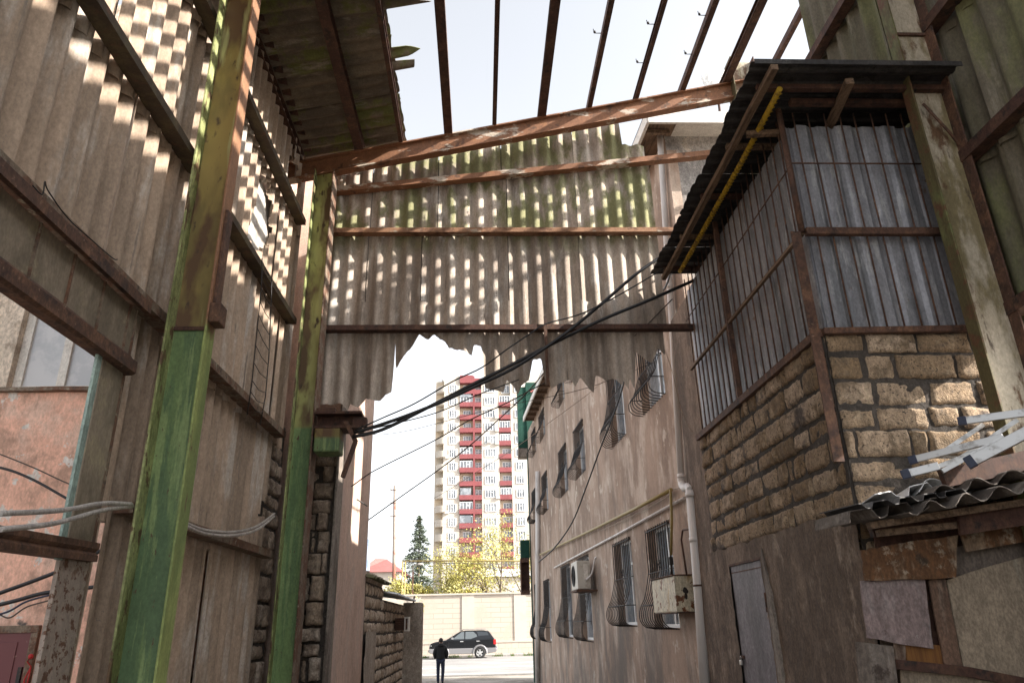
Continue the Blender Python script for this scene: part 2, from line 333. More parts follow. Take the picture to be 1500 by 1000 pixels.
mt['glassp']=M('milky_window_glass',(.44,.45,.47),.22,layers=[((.55,.55,.56),1.8,I3,.45,.65)])
mt['glasst']=M('pale_reflecting_glass',(.15,.165,.185),.1,spec=.8,layers=[((.3,.325,.35),.35,I3,.45,.6)])
mt['doorp']=M('grey_violet_door_paint',(.185,.165,.18),.6,layers=[((.135,.12,.13),3,(1,1,.3),.45,.7),((.22,.12,.07),6,(1,1,.4),.66,.75)],bump=[(8,I3,.1,.006)])
mt['burgundy']=M('burgundy_door_paint',(.13,.03,.032),.5,layers=[((.09,.025,.025),4,I3,.5,.7),((.25,.14,.11),12,I3,.66,.72)])
mt['panel']=M('khaki_board',(.25,.2,.145),.8,layers=[((.17,.135,.095),2.5,(1,1,.4),.42,.68),((.28,.23,.15),3.5,I3,.55,.75),((.29,.33,.29),7,(2,2,.3),.68,.72)],bump=[(20,I3,.15,.004)])
mt['teal']=M('pale_teal_paint',(.27,.35,.31),.6,layers=[((.18,.25,.22),6,(1,1,.2),.45,.7),((.16,.11,.08),14,I3,.64,.74)])
mt['postp']=M('pitted_paint_on_rust',(.30,.24,.20),.75,layers=[((.12,.055,.03),22,I3,.54,.60),((.15,.075,.045),2.,I3,.60,.70)],bump=[(40,I3,.4,.005)])
mt['boxp']=M('rust_streaked_cream_paint',(.56,.50,.37),.5,layers=[((.44,.29,.13),4,(1,1,.25),.50,.70),((.17,.06,.02),6,I3,.575,.62)],zmix=[])
mt['bdark']=M('black_burn_stain',(.02,.016,.014),.8)
mt['board_rust']=M('rust_stained_panel',(.23,.155,.10),.85,layers=[((.13,.06,.025),3.2,(1,1,.5),.47,.58),((.34,.27,.20),9,I3,.54,.72),((.06,.035,.02),5,I3,.6,.75)],bump=[(14,I3,.3,.008)])
mt['board_mauve']=M('mauve_weathered_sheet',(.25,.185,.175),.85,layers=[((.29,.235,.225),7,(1,1,.25),.48,.7),((.09,.05,.05),4,I3,.6,.75),((.37,.32,.30),22,I3,.62,.74)],bump=[(30,I3,.3,.005)])
mt['board_brown']=M('brown_plank',(.155,.09,.06),.85,layers=[((.25,.185,.14),6,(1,1,.15),.5,.7),((.08,.05,.035),9,(1,1,.2),.55,.75)],bump=[(40,(1,1,.1),.3,.005)])
mt['board_orange']=M('varnished_orange_wood',(.22,.095,.025),.5,layers=[((.15,.06,.018),12,(4,1,.2),.45,.65)])
mt['board_pale']=M('pale_fibre_cement_sheet',(.3,.235,.17),.9,layers=[((.185,.14,.1),1.3,(1,1,.25),.42,.68),((.28,.245,.19),3,(1,1,.12),.56,.76),((.09,.075,.06),16,I3,.68,.75)],bump=[(50,I3,.2,.004)])
mt['board_grey']=M('grey_plank',(.14,.11,.09),.9,layers=[((.2,.165,.14),7,(1,1,.1),.5,.7),((.07,.05,.04),5,I3,.55,.72)],bump=[(30,(1,1,.2),.4,.006)])
mt['alu']=M('worn_aluminium',(.45,.45,.45),.38,.85,layers=[((.26,.25,.24),7,I3,.5,.7)])
mt['bluecap']=M('dark_blue_plastic',(.018,.026,.06),.5)
mt['brass']=M('padlock_steel',(.55,.53,.50),.3,.9)
mt['tilewall']=M('cream_stone_cladding',(.46,.4,.335),.7,layers=[((.42,.355,.29),.6,I3,.5,.7)],brick=((.34,.28,.225),1.45,.36,.022,0))
mt['tilewallp']=M('cream_stone_cladding_plain',(.47,.41,.345),.7,layers=[((.44,.38,.315),.6,I3,.5,.7)])
mt['asphalt']=M('worn_asphalt',(.23,.222,.215),.9,layers=[((.27,.26,.25),.5,I3,.4,.65),((.18,.176,.172),1.4,(.2,1,1),.52,.68)],bump=[(40,I3,.3,.005)])
mt['ground']=M('dusty_concrete_yard',(.34,.3,.26),.95,layers=[((.19,.16,.13),.5,I3,.4,.65),((.33,.3,.26),2,I3,.5,.7)],bump=[(12,I3,.4,.02)])
mt['pave']=M('pale_pavement',(.34,.32,.3),.9,layers=[((.32,.3,.28),1,I3,.45,.7)])
mt['marking']=M('road_paint',(.72,.72,.70),.7,layers=[((.5,.49,.47),5,I3,.55,.7)])
mt['towerw']=M('cream_tower_render',(.54,.495,.435),.85,layers=[((.44,.395,.34),.12,(1,1,.3),.45,.7),((.50,.44,.38),.35,(1,1,.1),.64,.78)])
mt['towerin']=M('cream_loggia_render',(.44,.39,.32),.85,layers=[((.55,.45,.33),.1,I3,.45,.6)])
mt['towerr']=M('dark_red_balcony_paint',(.27,.07,.075),.7,layers=[((.23,.06,.065),.3,I3,.4,.7),((.4,.22,.2),.9,(1,1,2),.72,.76)])
mt['tileroof']=M('red_roof_tiles',(.36,.10,.09),.7,layers=[((.28,.08,.07),2,I3,.4,.7)],bump=[(6,(1,1,1),.4,.05,'w')])
mt['greenclad']=M('green_cladding',(.005,.045,.03),.9,layers=[((.008,.06,.04),8,I3,.45,.7)])
mt['bluebill']=M('blue_grey_panel',(.28,.36,.52),.6,layers=[((.4,.45,.55),.4,I3,.45,.6)])
mt['leafy']=M('yellow_green_spring_leaves',(.47,.43,.16),.8,island=.35,layers=[((.36,.33,.07),.6,I3,.42,.62),((.52,.44,.13),1.1,I3,.55,.7)])
mt['leafg']=M('dark_conifer_needles',(.1,.125,.085),.85,island=.35,layers=[((.085,.115,.07),1.1,I3,.5,.68)])
mt['weed']=M('roadside_weeds',(.10,.14,.03),.85,island=.3)
mt['bark']=M('bark',(.12,.09,.065),.9,bump=[(20,(1,1,.3),.5,.02)])
mt['pole']=M('utility_pole_concrete',(.24,.2,.17),.8,layers=[((.22,.09,.06),.5,(1,1,1),.48,.56)])
mt['carblack']=M('black_car_paint',(.008,.009,.011),.18,.2,spec=.6)
mt['cargrey']=M('silver_grey_cladding',(.22,.215,.22),.4,.3)
mt['carglass']=M('tinted_car_glass',(.02,.024,.028),.05,spec=.8)
mt['carglassl']=M('car_side_glass_pale',(.085,.098,.105),.08,spec=.8)
mt['tyre']=M('tyre_rubber',(.014,.014,.014),.8)
mt['rim']=M('alloy_rim',(.6,.6,.6),.35,.7)
mt['redlamp']=M('red_tail_lamp',(.55,.015,.015),.25)
mt['lamp']=M('clear_head_lamp',(.65,.65,.62),.15)
mt['cloth']=M('black_jacket_cloth',(.008,.008,.009),.85,bump=[(12,I3,.4,.02)])
mt['denim']=M('dark_blue_denim',(.010,.016,.042),.85)
mt['skin']=M('skin',(.40,.24,.17),.6)
mt['hair']=M('dark_hair',(.012,.010,.009),.7)
mt['shoe']=M('dark_shoe_leather',(.012,.011,.010),.5)
mt['redstr']=M('red_string',(.4,.02,.02),.7)
mt['acw']=M('off_white_metal_casing',(.55,.52,.46),.45,layers=[((.42,.37,.31),6,I3,.55,.72)])
mt['graydish']=M('grey_dish',(.5,.5,.5),.5)
mt['tin']=M('bright_tin_sheet',(.60,.60,.60),.45,.3,layers=[((.4,.38,.36),6,I3,.55,.7)])
# ================================================================== THE SHED
XL=-2.53; XR=4.35; YE=8.95; YR=8.62
rt0=onY(760,176,YR-.07); rt1=onY(1093,115,YR-.07); slope=(rt1.z-rt0.z)/(rt1.x-rt0.x)
def ztop(x): return rt0.z+slope*(x-rt0.x)      # top of the rafters
GZ=[.80,2.20,3.69,5.15]
GX=-2.42
# ---- left wall -------------------------------------------------------------
lw=thing('corrugated_wall','tall left wall of grey brown corrugated cement sheets behind the two green columns, striped by sunlight','wall',(XL,5.2,-1.6))
holesB=[[(onX(x,y,XL).y,onX(x,y,XL).z) for x,y in P] for P in (
 [(379.5,252),(393,270),(397,291),(400,336),(396,357),(375,372),(361,348),(370,306),(378,279)],
 [(424,226),(430,240),(437,279),(437,292),(420,272),(418,255)],
 [(387,721),(394,718),(395,754),(373,757),(381,739)])]
rows=[(-1.6,.86),(.70,2.27),(2.1,3.76),(3.58,5.23),(5.05,ztop(-2.5)+.12)]
k=0
for r,(z0,z1) in enumerate(rows):
    y=1.0+.17*(r%3)
    while y<(8.9 if z1>2.5 else 8.6):
        y1=min(y+1.0+R.uniform(-.02,.02),8.92 if z1>2.5 else 8.64)
        ya=y; 
        if z1<2.5:                       # the gateway leaves this part of the wall open
            ya=max(y,4.76)
        if y1-ya>.06:
            m=MB(); jag=R.random()*9
            b0=z0 if not(z0<2.2<z1 and ya<4.7) else 2.2
            m.corr((XL,0,0),(0,1,0),(0,0,1),(1,0,0),ya+.006,y1-.006,
              lambda u:z1+.015*noise.noise(V((u*6,jag,0))), lambda u:b0+.02*noise.noise(V((u*5,jag,3))),
              pitch=.2,amp=.036,ph=r*.21,off=(.02 if k%2 else .0)-.014*(r%2),dz=.045 if any(inpoly((ya+y1)/2,(z0+z1)/2,h) or (min(p[0] for p in h)<y1 and max(p[0] for p in h)>ya and min(p[1] for p in h)<z1 and max(p[1] for p in h)>z0) for h in holesB) else .35,holes=holesB)
            m.obj('sheet',mt['asb'],lw); k+=1
            MB().box(XL-.066,XL-.058,y1-.035,y1+.035,b0+.05,z1-.06).obj('seam_shade_strip',mt['cloth'],lw)  # black strip behind the joint stands in for the shade in the gap
        y=y1-.0
for i,z in enumerate(GZ):
    if i>=1:
        MB().beam((GX,1.0,z),(GX,5.05,z),.13,.075).obj('girt',mt['rustgrey'] if i==1 else mt['mossrust'],lw)
    MB().beam((GX,5.05,z),(GX,8.62,z),.13,.075).obj('girt',mt['rustgrey'] if i<2 else mt['mossrust'],lw)
MB().beam((GX,1.0,6.35),(GX,8.62,6.35),.1,.08).obj('girt',mt['rustdark'],lw)
MB().beam((GX+.085,1.0,2.13),(GX+.085,4.74,2.13),.035,.075).obj('girt',mt['rust'],lw)
# ---- columns ----------------------------------------------------------------
def column(x0,x1,y0,y1,zt,label,mw,mf,mo,yweb=None):
    t=thing('steel_column',label,'column',((x0+x1)/2,(y0+y1)/2,-1.6),'steel columns of the shed')
    ym=(y0+y1)/2 if yweb is None else yweb
    a,b=min(x0,x1),max(x0,x1)
    MB().box(a+.016,b-.016,ym-.006,ym+.006,-1.6,zt).obj('web',mw,t)
    MB().box(b-.016,b,y0,y1,-1.6,zt).obj('flange',mf if x1>x0 else mo,t,bevel=.003)
    MB().box(a,a+.016,y0,y1,-1.6,zt).obj('flange',mo if x1>x0 else mf,t,bevel=.003)
    return t,ym
c1,ym=column(-2.30,-2.0,4.95,5.12,ztop(-2.1),'nearer green steel column, wide and leaning in at the left with rust brown upper half',mt['green1'],mt['lime'],mt['limeo'],5.08)
c2,_=column(-2.27,-2.0,8.48,8.75,ztop(-2.1)-.28,'farther green steel column, thinner, at the left end of the torn end wall',mt['green2'],mt['rustgrey'],mt['limeo'],8.60)
c3,_=column(4.21,3.84,4.97,5.10,8.0,'pale mossy steel column beside the barred cage at the right',mt['rcol'],mt['rcolf'],mt['rust'],5.09)
c4,_=column(4.21,3.84,8.48,8.75,8.0,'steel column hidden behind the barred cage at the far right corner',mt['rcol'],mt['rcolf'],mt['rust'])
p=onX(312,462,-1.985); MB().box(-1.999,-1.92,p.y-.05,p.y+.10,p.z-.07,p.z+.09).obj('cleat',mt['rust'],c1,bevel=.01)
MB().box(-1.999,-1.975,4.99,5.10,2.3,3.1).obj('cover_strip',mt['rust'],c1,bevel=.004)
MB().box(-2.285,-2.016,5.058,5.072,2.1,2.13).obj('weld_seam',mt['rustdark'],c1)
q=onY(735,218,5.08)
MB().box(3.86,4.19,5.06,5.083,5.05,5.08).obj('weld_seam',mt['rust'],c3)
# ---- crane bracket on the farther column -------------------------------------
bk=thing('crane_bracket','rusty crane beam stub on a green box bracket, jutting from the farther green column','bracket',(-1.8,8.6,1.9))
def yb(x,y,Y=8.45): return onY(x,y,Y)
a=yb(462,602);b=yb(528,626)
MB().ibeam((a.x,8.6,(a.z+b.z)/2),(b.x,8.6,(a.z+b.z)/2),.3,abs(a.z-b.z),.03).obj('beam_stub',mt['rustdark'],bk)
a=yb(461,625);b=yb(496,661)
MB().box(a.x,b.x,8.45,8.75,b.z,a.z-.01).obj('bracket_box',mt['green1'],bk,bevel=.02)
MB().box(a.x,b.x-.08,8.47,8.73,a.z+.2,a.z+.24).obj('bearing_plate',mt['rust'],bk)
p0=yb(507,618);p1=yb(521,646);p2=yb(502,699)
MB().beam(p0,p1,.05,.10,(0,1,0)).beam(p1,p2,.04,.085,(0,1,0)).obj('strut',mt['rust'],bk)
MB().box(b.x+.13,b.x+.3,8.5,8.62,a.z+.02,a.z+.13).obj('clamp_block',mt['rustdark'],bk,bevel=.01)
# ---- rafters and purlins -------------------------------------------------------
for i,(yy,lab) in enumerate(((YR,'long rusty rafter beam with flaking white paint, rising across the top of the end wall'),(5.03,'rusty rafter beam overhead on the nearer columns'),(1.4,'rusty rafter beam behind the viewpoint'))):
    MB().ibeam((-2.8,yy,ztop(-2.8)-.14),(4.5,yy,ztop(4.5)-.14),.13,.28,.02).obj('rafter',mt['rustpaint'],label=lab,cat='rafter',group='rafters of the shed')
px=[657,724,793,862,930,997,1060]
pxs=[onY(x,190-(x-650)*.19,YR).x for x in px]
pxs+=[pxs[-1]+.70*k for k in (1,2,3,4)]  # last ones lie out of view, added to stripe the sunlight
ordn=['first','second','third','fourth','fifth','sixth','seventh','eighth','ninth, added unseen for its shadow,','tenth, added unseen for its shadow,','eleventh, added unseen for its shadow,']
for i,x in enumerate(pxs):
    m=MB(); w=(.12,.06,.12,.07,.06,.08,.12,.07,.07,.07,.07)[i]; h=.10
    m.chan((x,-4,ztop(x)+h/2),(x,YR+(.1 if i else .05),ztop(x)+h/2),w,h,.012,flip=1 if i%2 else -1)
    pu=m.obj('roof_purlin',mt['rustdark'],label=f'bare rusty roof purlin against the sky, {ordn[i]} to the right of the surviving roof sheets',cat='purlin',group='bare roof purlins')
    if i in (3,5,7,4):
        for yy in (7.9,7.2,6.3):
            if R.random()<.75:
                z=ztop(x)+.07; s=-1
                MB().tube([(x-w/2,yy,z),(x-w/2-.09,yy+.01,z+.01),(x-w/2-.10,yy,z+.07)],.006,5).ball((x-w/2-.085,yy,z+.02),.02,n=6,m=4).obj('hook_bolt',mt['iron'],pu)
lx=[onY(440,240,YR).x,onY(527,222,YR).x,onY(588,207,YR).x]
for i,x in enumerate(lx):
    MB().chan((x,-1.2,ztop(x)+.07),(x,YR+.06,ztop(x)+.07),(.1,.13,.06)[i],.14,.012).obj('roof_purlin',mt['rustdark'],label='rusty purlin under the surviving roof sheets, '+('beside the left wall','middle of the three','along the torn edge')[i],cat='purlin',group='purlins under the roof sheets')
# ---- surviving strip of roof ------------------------------------------------------
rf=thing('roof_covering','surviving strip of mossy corrugated roof sheets over the left wall, its free edge torn','roof',(-1.9,5,ztop(-1.9)+.14))
sl=V((1,0,slope)).normalized(); xe=onY(592,204,YR).x+.02
y=-.6;k=0
while y<8.75:
    y1=min(y+1.05,8.78); m=MB(); sd=R.random()*50
    L1=(xe+2.85)/sl.x
    def edge(u,sd=sd):
        e=L1+.03*noise.noise(V((u*7,sd,0)))
        if 6.98<u<7.12: e+=.34*(1-abs(u-7.05)/.12)
        if 7.22<u<7.36: e+=.24
        if 5.86<u<6.35: e+=.42+.1*math.sin(u*40)
        return e
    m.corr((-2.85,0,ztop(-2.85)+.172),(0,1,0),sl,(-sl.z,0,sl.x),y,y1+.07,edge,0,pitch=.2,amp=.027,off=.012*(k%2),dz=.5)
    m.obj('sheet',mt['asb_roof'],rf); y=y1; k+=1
# ---- right wall ----------------------------------------------------------------
rw=thing('corrugated_wall','dark mossy corrugated wall behind the pale column at the right edge','wall',(XR,4.5,-1.6))
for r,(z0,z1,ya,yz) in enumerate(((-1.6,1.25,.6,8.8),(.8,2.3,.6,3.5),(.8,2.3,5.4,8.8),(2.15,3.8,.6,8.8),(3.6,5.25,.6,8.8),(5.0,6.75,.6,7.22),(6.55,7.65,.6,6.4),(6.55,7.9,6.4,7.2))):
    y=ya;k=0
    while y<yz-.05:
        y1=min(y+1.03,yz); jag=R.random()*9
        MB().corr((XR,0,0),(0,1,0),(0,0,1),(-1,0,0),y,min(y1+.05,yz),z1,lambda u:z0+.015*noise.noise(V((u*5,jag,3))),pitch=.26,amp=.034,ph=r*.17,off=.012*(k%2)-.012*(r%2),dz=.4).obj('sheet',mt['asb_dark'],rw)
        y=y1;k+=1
for z in (2.25,3.7,5.14,6.6):
    MB().beam((4.25,.6,z),(4.25,7.6 if z>5 else 8.6,z),.13,.11).obj('girt',mt['rustdark'],rw)
a=onX(1352,152,4.1);b=onX(1421,232,4.2)
MB().tube([onY(1352,152,5.0),onY(1390,193,5.02),onY(1421,232,5.1)],.013,6).obj('brace_rod',mt['rust'],label='thin rusty rod slanting across the pale column',cat='rod')
# ---- unseen side wall added behind the viewpoint to block light
bw=thing('corrugated_wall','unseen mossy side wall added behind the viewpoint to block light','wall',(XR,-3,-1.6))
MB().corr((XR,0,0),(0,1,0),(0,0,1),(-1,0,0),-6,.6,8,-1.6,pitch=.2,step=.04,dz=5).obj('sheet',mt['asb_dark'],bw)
# ---- end wall --------------------------------------------------------------------
ew=thing('corrugated_wall','torn end wall of mossy corrugated cement sheets on rusty girts, hanging above the alley','wall',(.3,YE,1.5))
def eX(x,y): return onY(x,y,YE-.03).x
def eZ(x,y): return onY(x,y,YE-.03).z
O=(0,YE,0);U=(1,0,0);W=(0,0,1);N=(0,-1,0)
def zl(a,b): # z along an image line as a function of X
    p=onY(*a,YE-.03);q=onY(*b,YE-.03); return lambda u:p.z+(q.z-p.z)*(u-p.x)/(q.x-p.x)
g1=zl((485,279),(1045,226)); zc2=eZ(740,338); zc3=eZ(740,480)
xl=eX(478,330)
def row(cuts,top,bot,mat,offs,dz=.4,ph=0,xr=None,**k):
    for i,(a,b) in enumerate(zip(cuts,cuts[1:])):
        tz_=(top(b) if callable(top) else top)-.05;bz_=(bot(b) if callable(bot) else bot)+.03
        if i<len(cuts)-2: MB().box(b-.03,b+.03,YE+.05,YE+.058,bz_,tz_).obj('seam_shade_strip',mt['cloth'],ew)  # dark strip added so the sheet gap reads as shade
        MB().corr(O,U,W,N,a+.005,b-.005,top,bot,pitch=.2,amp=.028,ph=ph,off=offs+.02*(i%2),dz=dz,**k).obj('sheet',mat,ew)
xa=eX(909,190)
topA=lambda u:(min((ztop(u)-.285)*1.036, 9) if u<xa else eZ(930,211))+.018*noise.noise(V((u*8,1,1)))
row([xl,eX(545,285),eX(642,290),eX(735,285),eX(842,270),eX(946,225)],topA,lambda u:g1(u)-.05,mt['asb_end'],0)
row([xl,eX(545,285),eX(642,290),eX(742,285),eX(842,270),eX(957,290)],lambda u:g1(u)+.06,zc2-.06,mt['asb_end'],.012)
row([xl,eX(537,400),eX(617,400),eX(745,400),eX(850,400),eX(970,400)],zc2+.06,lambda u:zc3-.04,mt['asb_end'],0)
prof=[(462,593),(489,591),(501,591),(508,600),(513,591),(524,597),(535,583),(545,586),(556,586),(574,573),(579,540),(579.5,494),(580,489.5),(614,491),(627,496),(635,491),(651,498.6),(657.5,510),(674,511.6),(691,519.4),(694,503.8),(704,507.7),(708,519),(709.5,566),(722.5,571.4),(738,572.7),(742,555.8),(753.7,567.5),(759,576.6),(764,563.6),(774.5,557),(781,524.6),(792.7,526),(800.2,528.5),(800.6,568.8),(808,568.8),(816,563.6),(828,555.8),(835.6,555.8),(843.4,566),(850,551),(862,569.6),(870,573.8),(873,548.6),(885.6,557),(898,554),(911,564),(914,556),(921,550),(923,573.8),(929,572),(932,513.6),(946,527.6),(955.6,530),(964,511),(972,518),(978,516)]
pf=pw([(eX(*p),eZ(*p)) for p in prof])
jg=lambda u:pf(u)+.012*noise.noise(V((u*31,0,0)))+.006*noise.noise(V((u*90,2,0)))
for a,b in ((462,525),(525,617),(617,716),(716,800.4),(800.4,851),(851,921.5),(921.5,978)):
    i=int(a)%2; u0=eX(a,540);u1=eX(b,540)
    if a==462:u0=xl-.06
    MB().corr(O,U,W,N,u0,u1,eZ(700,441),jg,pitch=.2,amp=.028,off=.016+.008*i,step=.0125,dz=.4).obj('sheet',mt['asb_end'],ew)
def egirt(p,q,w,h,mat): MB().beam(p,q,w,h,(0,0,1)).obj('girt',mat,ew)
yg=YE-.11
egirt(onY(485,281,yg),onY(1046,226,yg),.12,.085,mt['rustpaint'])
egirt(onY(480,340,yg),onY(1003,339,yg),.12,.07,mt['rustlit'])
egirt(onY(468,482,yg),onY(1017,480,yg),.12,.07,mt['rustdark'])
# strap hanging below the lowest girt
MB().box(eX(799,520)-.02,eX(799,520)+.02,YE-.20,YE-.185,eZ(799,570),eZ(799,470)).obj('strap',mt['rust'],ew)
# ================================================================== GATEWAY IN THE LEFT WALL
gt=thing('gateway','khaki boarded gate frame with rusty lintel around the open gateway at the far left','gate',(-2.4,4.5,-1.6))
gx=-2.40
zb=1.73
y=1.0
while y<4.70:
    y1=min(y+.36,4.70)
    MB().box(gx-.012,gx+.004,y+.008,y1-.008,zb+.02,2.10).obj('board',mt['panel'],gt)
    MB().box(gx-.01,gx+.016,y1-.0075,y1+.0075,zb+.02,2.10).obj('batten',mt['rustgrey'],gt); y=y1
m=MB().ext((gx,1.0,zb-.02),(gx,4.74,zb-.02),[(-.04,-.075),(-.04,.075),(.0,.075),(.03,.02),(.055,.02),(.055,-.06),(.03,-.075)],seg=8,wob=.004); m.obj('lintel',mt['rust'],gt)
MB().angle((gx-.02,4.70,-1.6),(gx-.02,4.70,2.12),.075,.06,.01,(0,1,0),1,1).obj('post',mt['rustgrey'],gt)
MB().box(gx-.02,gx-.004,4.42,4.69,.48,zb-.09).obj('board',mt['panel'],gt)
MB().box(gx-.02,gx+.004,4.37,4.69,-1.6,.412).obj('post_cover',mt['postp'],gt,label='pitted cream and rust sheet on the lower gate post')
MB().box(gx-.012,gx+.006,4.33,4.385,.40,zb-.09).obj('edge_strip',mt['teal'],gt,label='pale teal painted edge strip')
MB().box(gx-.03,gx-.02,4.66,4.675,-1.6,.36).obj('edge_strip',mt['teal'],gt)
m=MB().ext((gx,1.5,.42),(gx,4.69,.47),[(-.05,-.055),(-.05,.055),(.05,.055),(.05,.02),(.03,.0),(.05,-.02),(.05,-.055)]); m.obj('rail',mt['rust'],gt)
MB().tube(smoothpts([onX(0,752,-2.25),onX(90,747,-2.25),onX(150,737,-2.25),onX(192,738,-2.3)]),.014,8).obj('cable',mt['cablew'],label='upper of two thick grey white cables crossing the gateway',cat='cable')
MB().tube(smoothpts([onX(0,775,-2.22),onX(80,766,-2.22),onX(150,747,-2.25),onX(194,741,-2.32)]),.014,8).obj('cable',mt['cablew'],label='lower of two thick grey white cables sagging across the gateway',cat='cable')
MB().tube(smoothpts([onX(272,766,-2.3),onX(300,776,-2.3),onX(340,779,-2.3),onX(375,771,-2.3),onX(402,752,-2.33)]),.014,8).obj('cable',mt['cablew'],label='upper grey white cable sagging between the two green columns',cat='cable')
MB().tube(smoothpts([onX(272,770,-2.28),onX(300,781,-2.28),onX(340,784,-2.28),onX(375,776,-2.28),onX(402,756,-2.32)]),.014,8).obj('cable',mt['cablew'],label='lower grey white cable sagging between the two green columns',cat='cable')
# wire loops on the girt
MB().tube(smoothpts([onX(48,272,-2.34),onX(62,285,-2.33),onX(66,266,-2.33),onX(71,280,-2.33),onX(100,320,-2.33),onX(135,352,-2.33),onX(165,378,-2.34),onX(172,380,-2.34)]),.004,5).obj('tie_wire',mt['iron'],label='loose dark tie wire looped along the upper left girt',cat='wire')
# hanging strip of reinforcing mesh
wl=thing('wire_mesh_strip','narrow ladder of bent steel wire hanging from a girt on the left wall','wire mesh',onX(375,600,-2.33))
A=[onX(x,y,-2.33) for x,y in ((384,378),(383,420),(377,480),(369,560),(362,607))]
B=[onX(x,y,-2.33) for x,y in ((398,410),(397,450),(394,520),(389,580),(381,622))]
MB().tube(A,.006,5).obj('wire',mt['iron'],wl); MB().tube(B,.006,5).obj('wire',mt['iron'],wl)
fa=lambda P,t:(P[min(int(t*4),3)].lerp(P[min(int(t*4),3)+1],t*4-min(int(t*4),3)))
for k in range(12):
    t=k/12.5; a=fa(A,t+.02);b=fa(B,t)
    MB().tube([a,a.lerp(b,.3)+V((.03,0,-.07)),a.lerp(b,.7)+V((.03,0,-.05)),b],.004,5).obj('rung',mt['iron'],wl)
# ================================================================== STONE MASONRY
def masonry(m,mm,O,U,N,widths,zs,poly=None,bl=.38,depth=.12,jit=.008,joint=.028,seed=0,rough=.010,stp=.024):
    """courses of hewn blocks: zs = course boundaries, widths=(u0,u1); mm takes the mortar bed"""
    O=V(O);U=V(U);N=V(N);rr=random.Random(seed)
    for r,(z0,z1) in enumerate(zip(zs,zs[1:])):
        u=widths[0]-rr.random()*bl*.7
        while u<widths[1]:
            w=bl*rr.choice((.35,.6,.8,.95,1,1.06,1.18)); a=max(u,widths[0]);b=min(u+w,widths[1]); u+=w
            if b-a<.06: continue
            uc=(a+b)/2;zc=(z0+z1)/2
            if poly and not poly(uc,zc): continue
            a+=joint/2+rr.uniform(0,.006);b-=joint/2+rr.uniform(0,.006);c=z0+joint/2+rr.uniform(0,.006);d=z1-joint/2-rr.uniform(0,.006)
            if b-a<.04: continue
            nx=max(4,int((b-a)/stp));ny=max(4,int((d-c)/stp)); out=rr.uniform(-jit,jit*1.5); tl=rr.uniform(-.02,.02);tz=rr.uniform(-.03,.03); P=[]
            for j in range(ny+1):
                for i in range(nx+1):
                    fu=i/nx;fz=j/ny
                    e=min(fu,1-fu)*(b-a);ez=min(fz,1-fz)*(d-c); ed=min(e,ez)
                    pu=a+(b-a)*fu;pz=c+(d-c)*fz
                    q=O+U*pu+V((0,0,pz))
                    rd=-.020*max(0,1-ed/(.014+.012*abs(noise.noise(q*11))))**2-.02*max(0,noise.noise(q*5+V((9,seed,0)))-.42)
                    nn=noise.noise(q*7+V((seed,0,0)))*rough*.8+noise.noise(q*19)*rough*.8+noise.noise(q*45)*rough*.45
                    if ed<.001: pu+=noise.noise(q*13)*.014; pz+=noise.noise(q*15+V((5,5,5)))*.014
                    P.append(O+U*pu+V((0,0,pz))+N*(out+nn+rd+tl*(fu-.5)+tz*(fz-.5)*.6))
            F=[]
            k=nx+1
            fl=U.cross(V((0,0,1))).dot(N)<0
            for j in range(ny):
                for i in range(nx):
                    q=(j*k+i,j*k+i+1,(j+1)*k+i+1,(j+1)*k+i); F.append(q[::-1] if fl else q)
            ring=[i for i in range(nx+1)]+[j*k+nx for j in range(1,ny+1)]+[ny*k+i for i in range(nx-1,-1,-1)]+[j*k for j in range(ny-1,0,-1)]
            b0=len(P)
            for i in ring: P.append(P[i]-N*depth)
            n=len(ring)
            for i in range(n):
                q=(ring[(i+1)%n],ring[i],b0+i,b0+(i+1)%n); F.append(q[::-1] if fl else q)
            m.add(P,F,True)
def bed(m,O,U,N,u0,u1,z0,z1,back=.02,st=.05,amp=.012,topf=None):
    O=V(O);U=V(U);N=V(N);nx=max(2,int((u1-u0)/st));nz=max(2,int((z1-z0)/st));P=[];F=[]
    for j in range(nz+1):
        for i in range(nx+1):
            u=u0+(u1-u0)*i/nx; zt=topf(u) if topf else z1; z=z0+(zt-z0)*j/nz; q=O+U*u+V((0,0,z))
            P.append(q+N*(-back+amp*noise.noise(q*9)+amp*.7*noise.noise(q*23)))
    fl=U.cross(V((0,0,1))).dot(N)<0
    for j in range(nz):
        for i in range(nx):
            k=nx+1;q=(j*k+i,j*k+i+1,(j+1)*k+i+1,(j+1)*k+i); F.append(q[::-1] if fl else q)
    m.add(P,F,True); return m
# ================================================================== ANNEX WITH THE BARRED CAGE
AX=2.80; AF=5.35; AB=8.92; AR=4.25
an=thing('annex','two storey annex at the right, barred metal cage on limestone block wall over dark plaster','building',(3.5,7,-1.6))
zp=.735; zs=2.17
cs=[zp+(zs-zp)*i/7+(R.uniform(-.02,.02) if 0<i<7 else 0) for i in range(8)]
m=MB(); masonry(m,None,(AX,0,0),(0,1,0),(-1,0,0),(AF+.02,AB),cs,seed=3,bl=.38,joint=.028,jit=.012)
m.obj('stone_wall',mt['stone'],an)
m=MB(); masonry(m,None,(0,AF,0),(1,0,0),(0,-1,0),(AX+.01,AR),[zp-.42,zp-.21]+cs,seed=9,bl=.43,joint=.018,jit=.012)
m.obj('stone_wall',mt['stone'],an)
m=MB(); bed(m,(AX,0,0),(0,1,0),(-1,0,0),AF,AB,zp-.05,zs+.02); bed(m,(0,AF,0),(1,0,0),(0,-1,0),AX,AR,-.3,zs+.02)
m.obj('mortar',mt['mortar'],an)
MB().box(AX+.06,AR,AF+.06,AB,-1.6,zs).obj('core_wall',mt['mortar'],an)
# quoin blocks wrapping the corner below the post
m=MB()
for i,z in enumerate((.54,.74)):
    pass
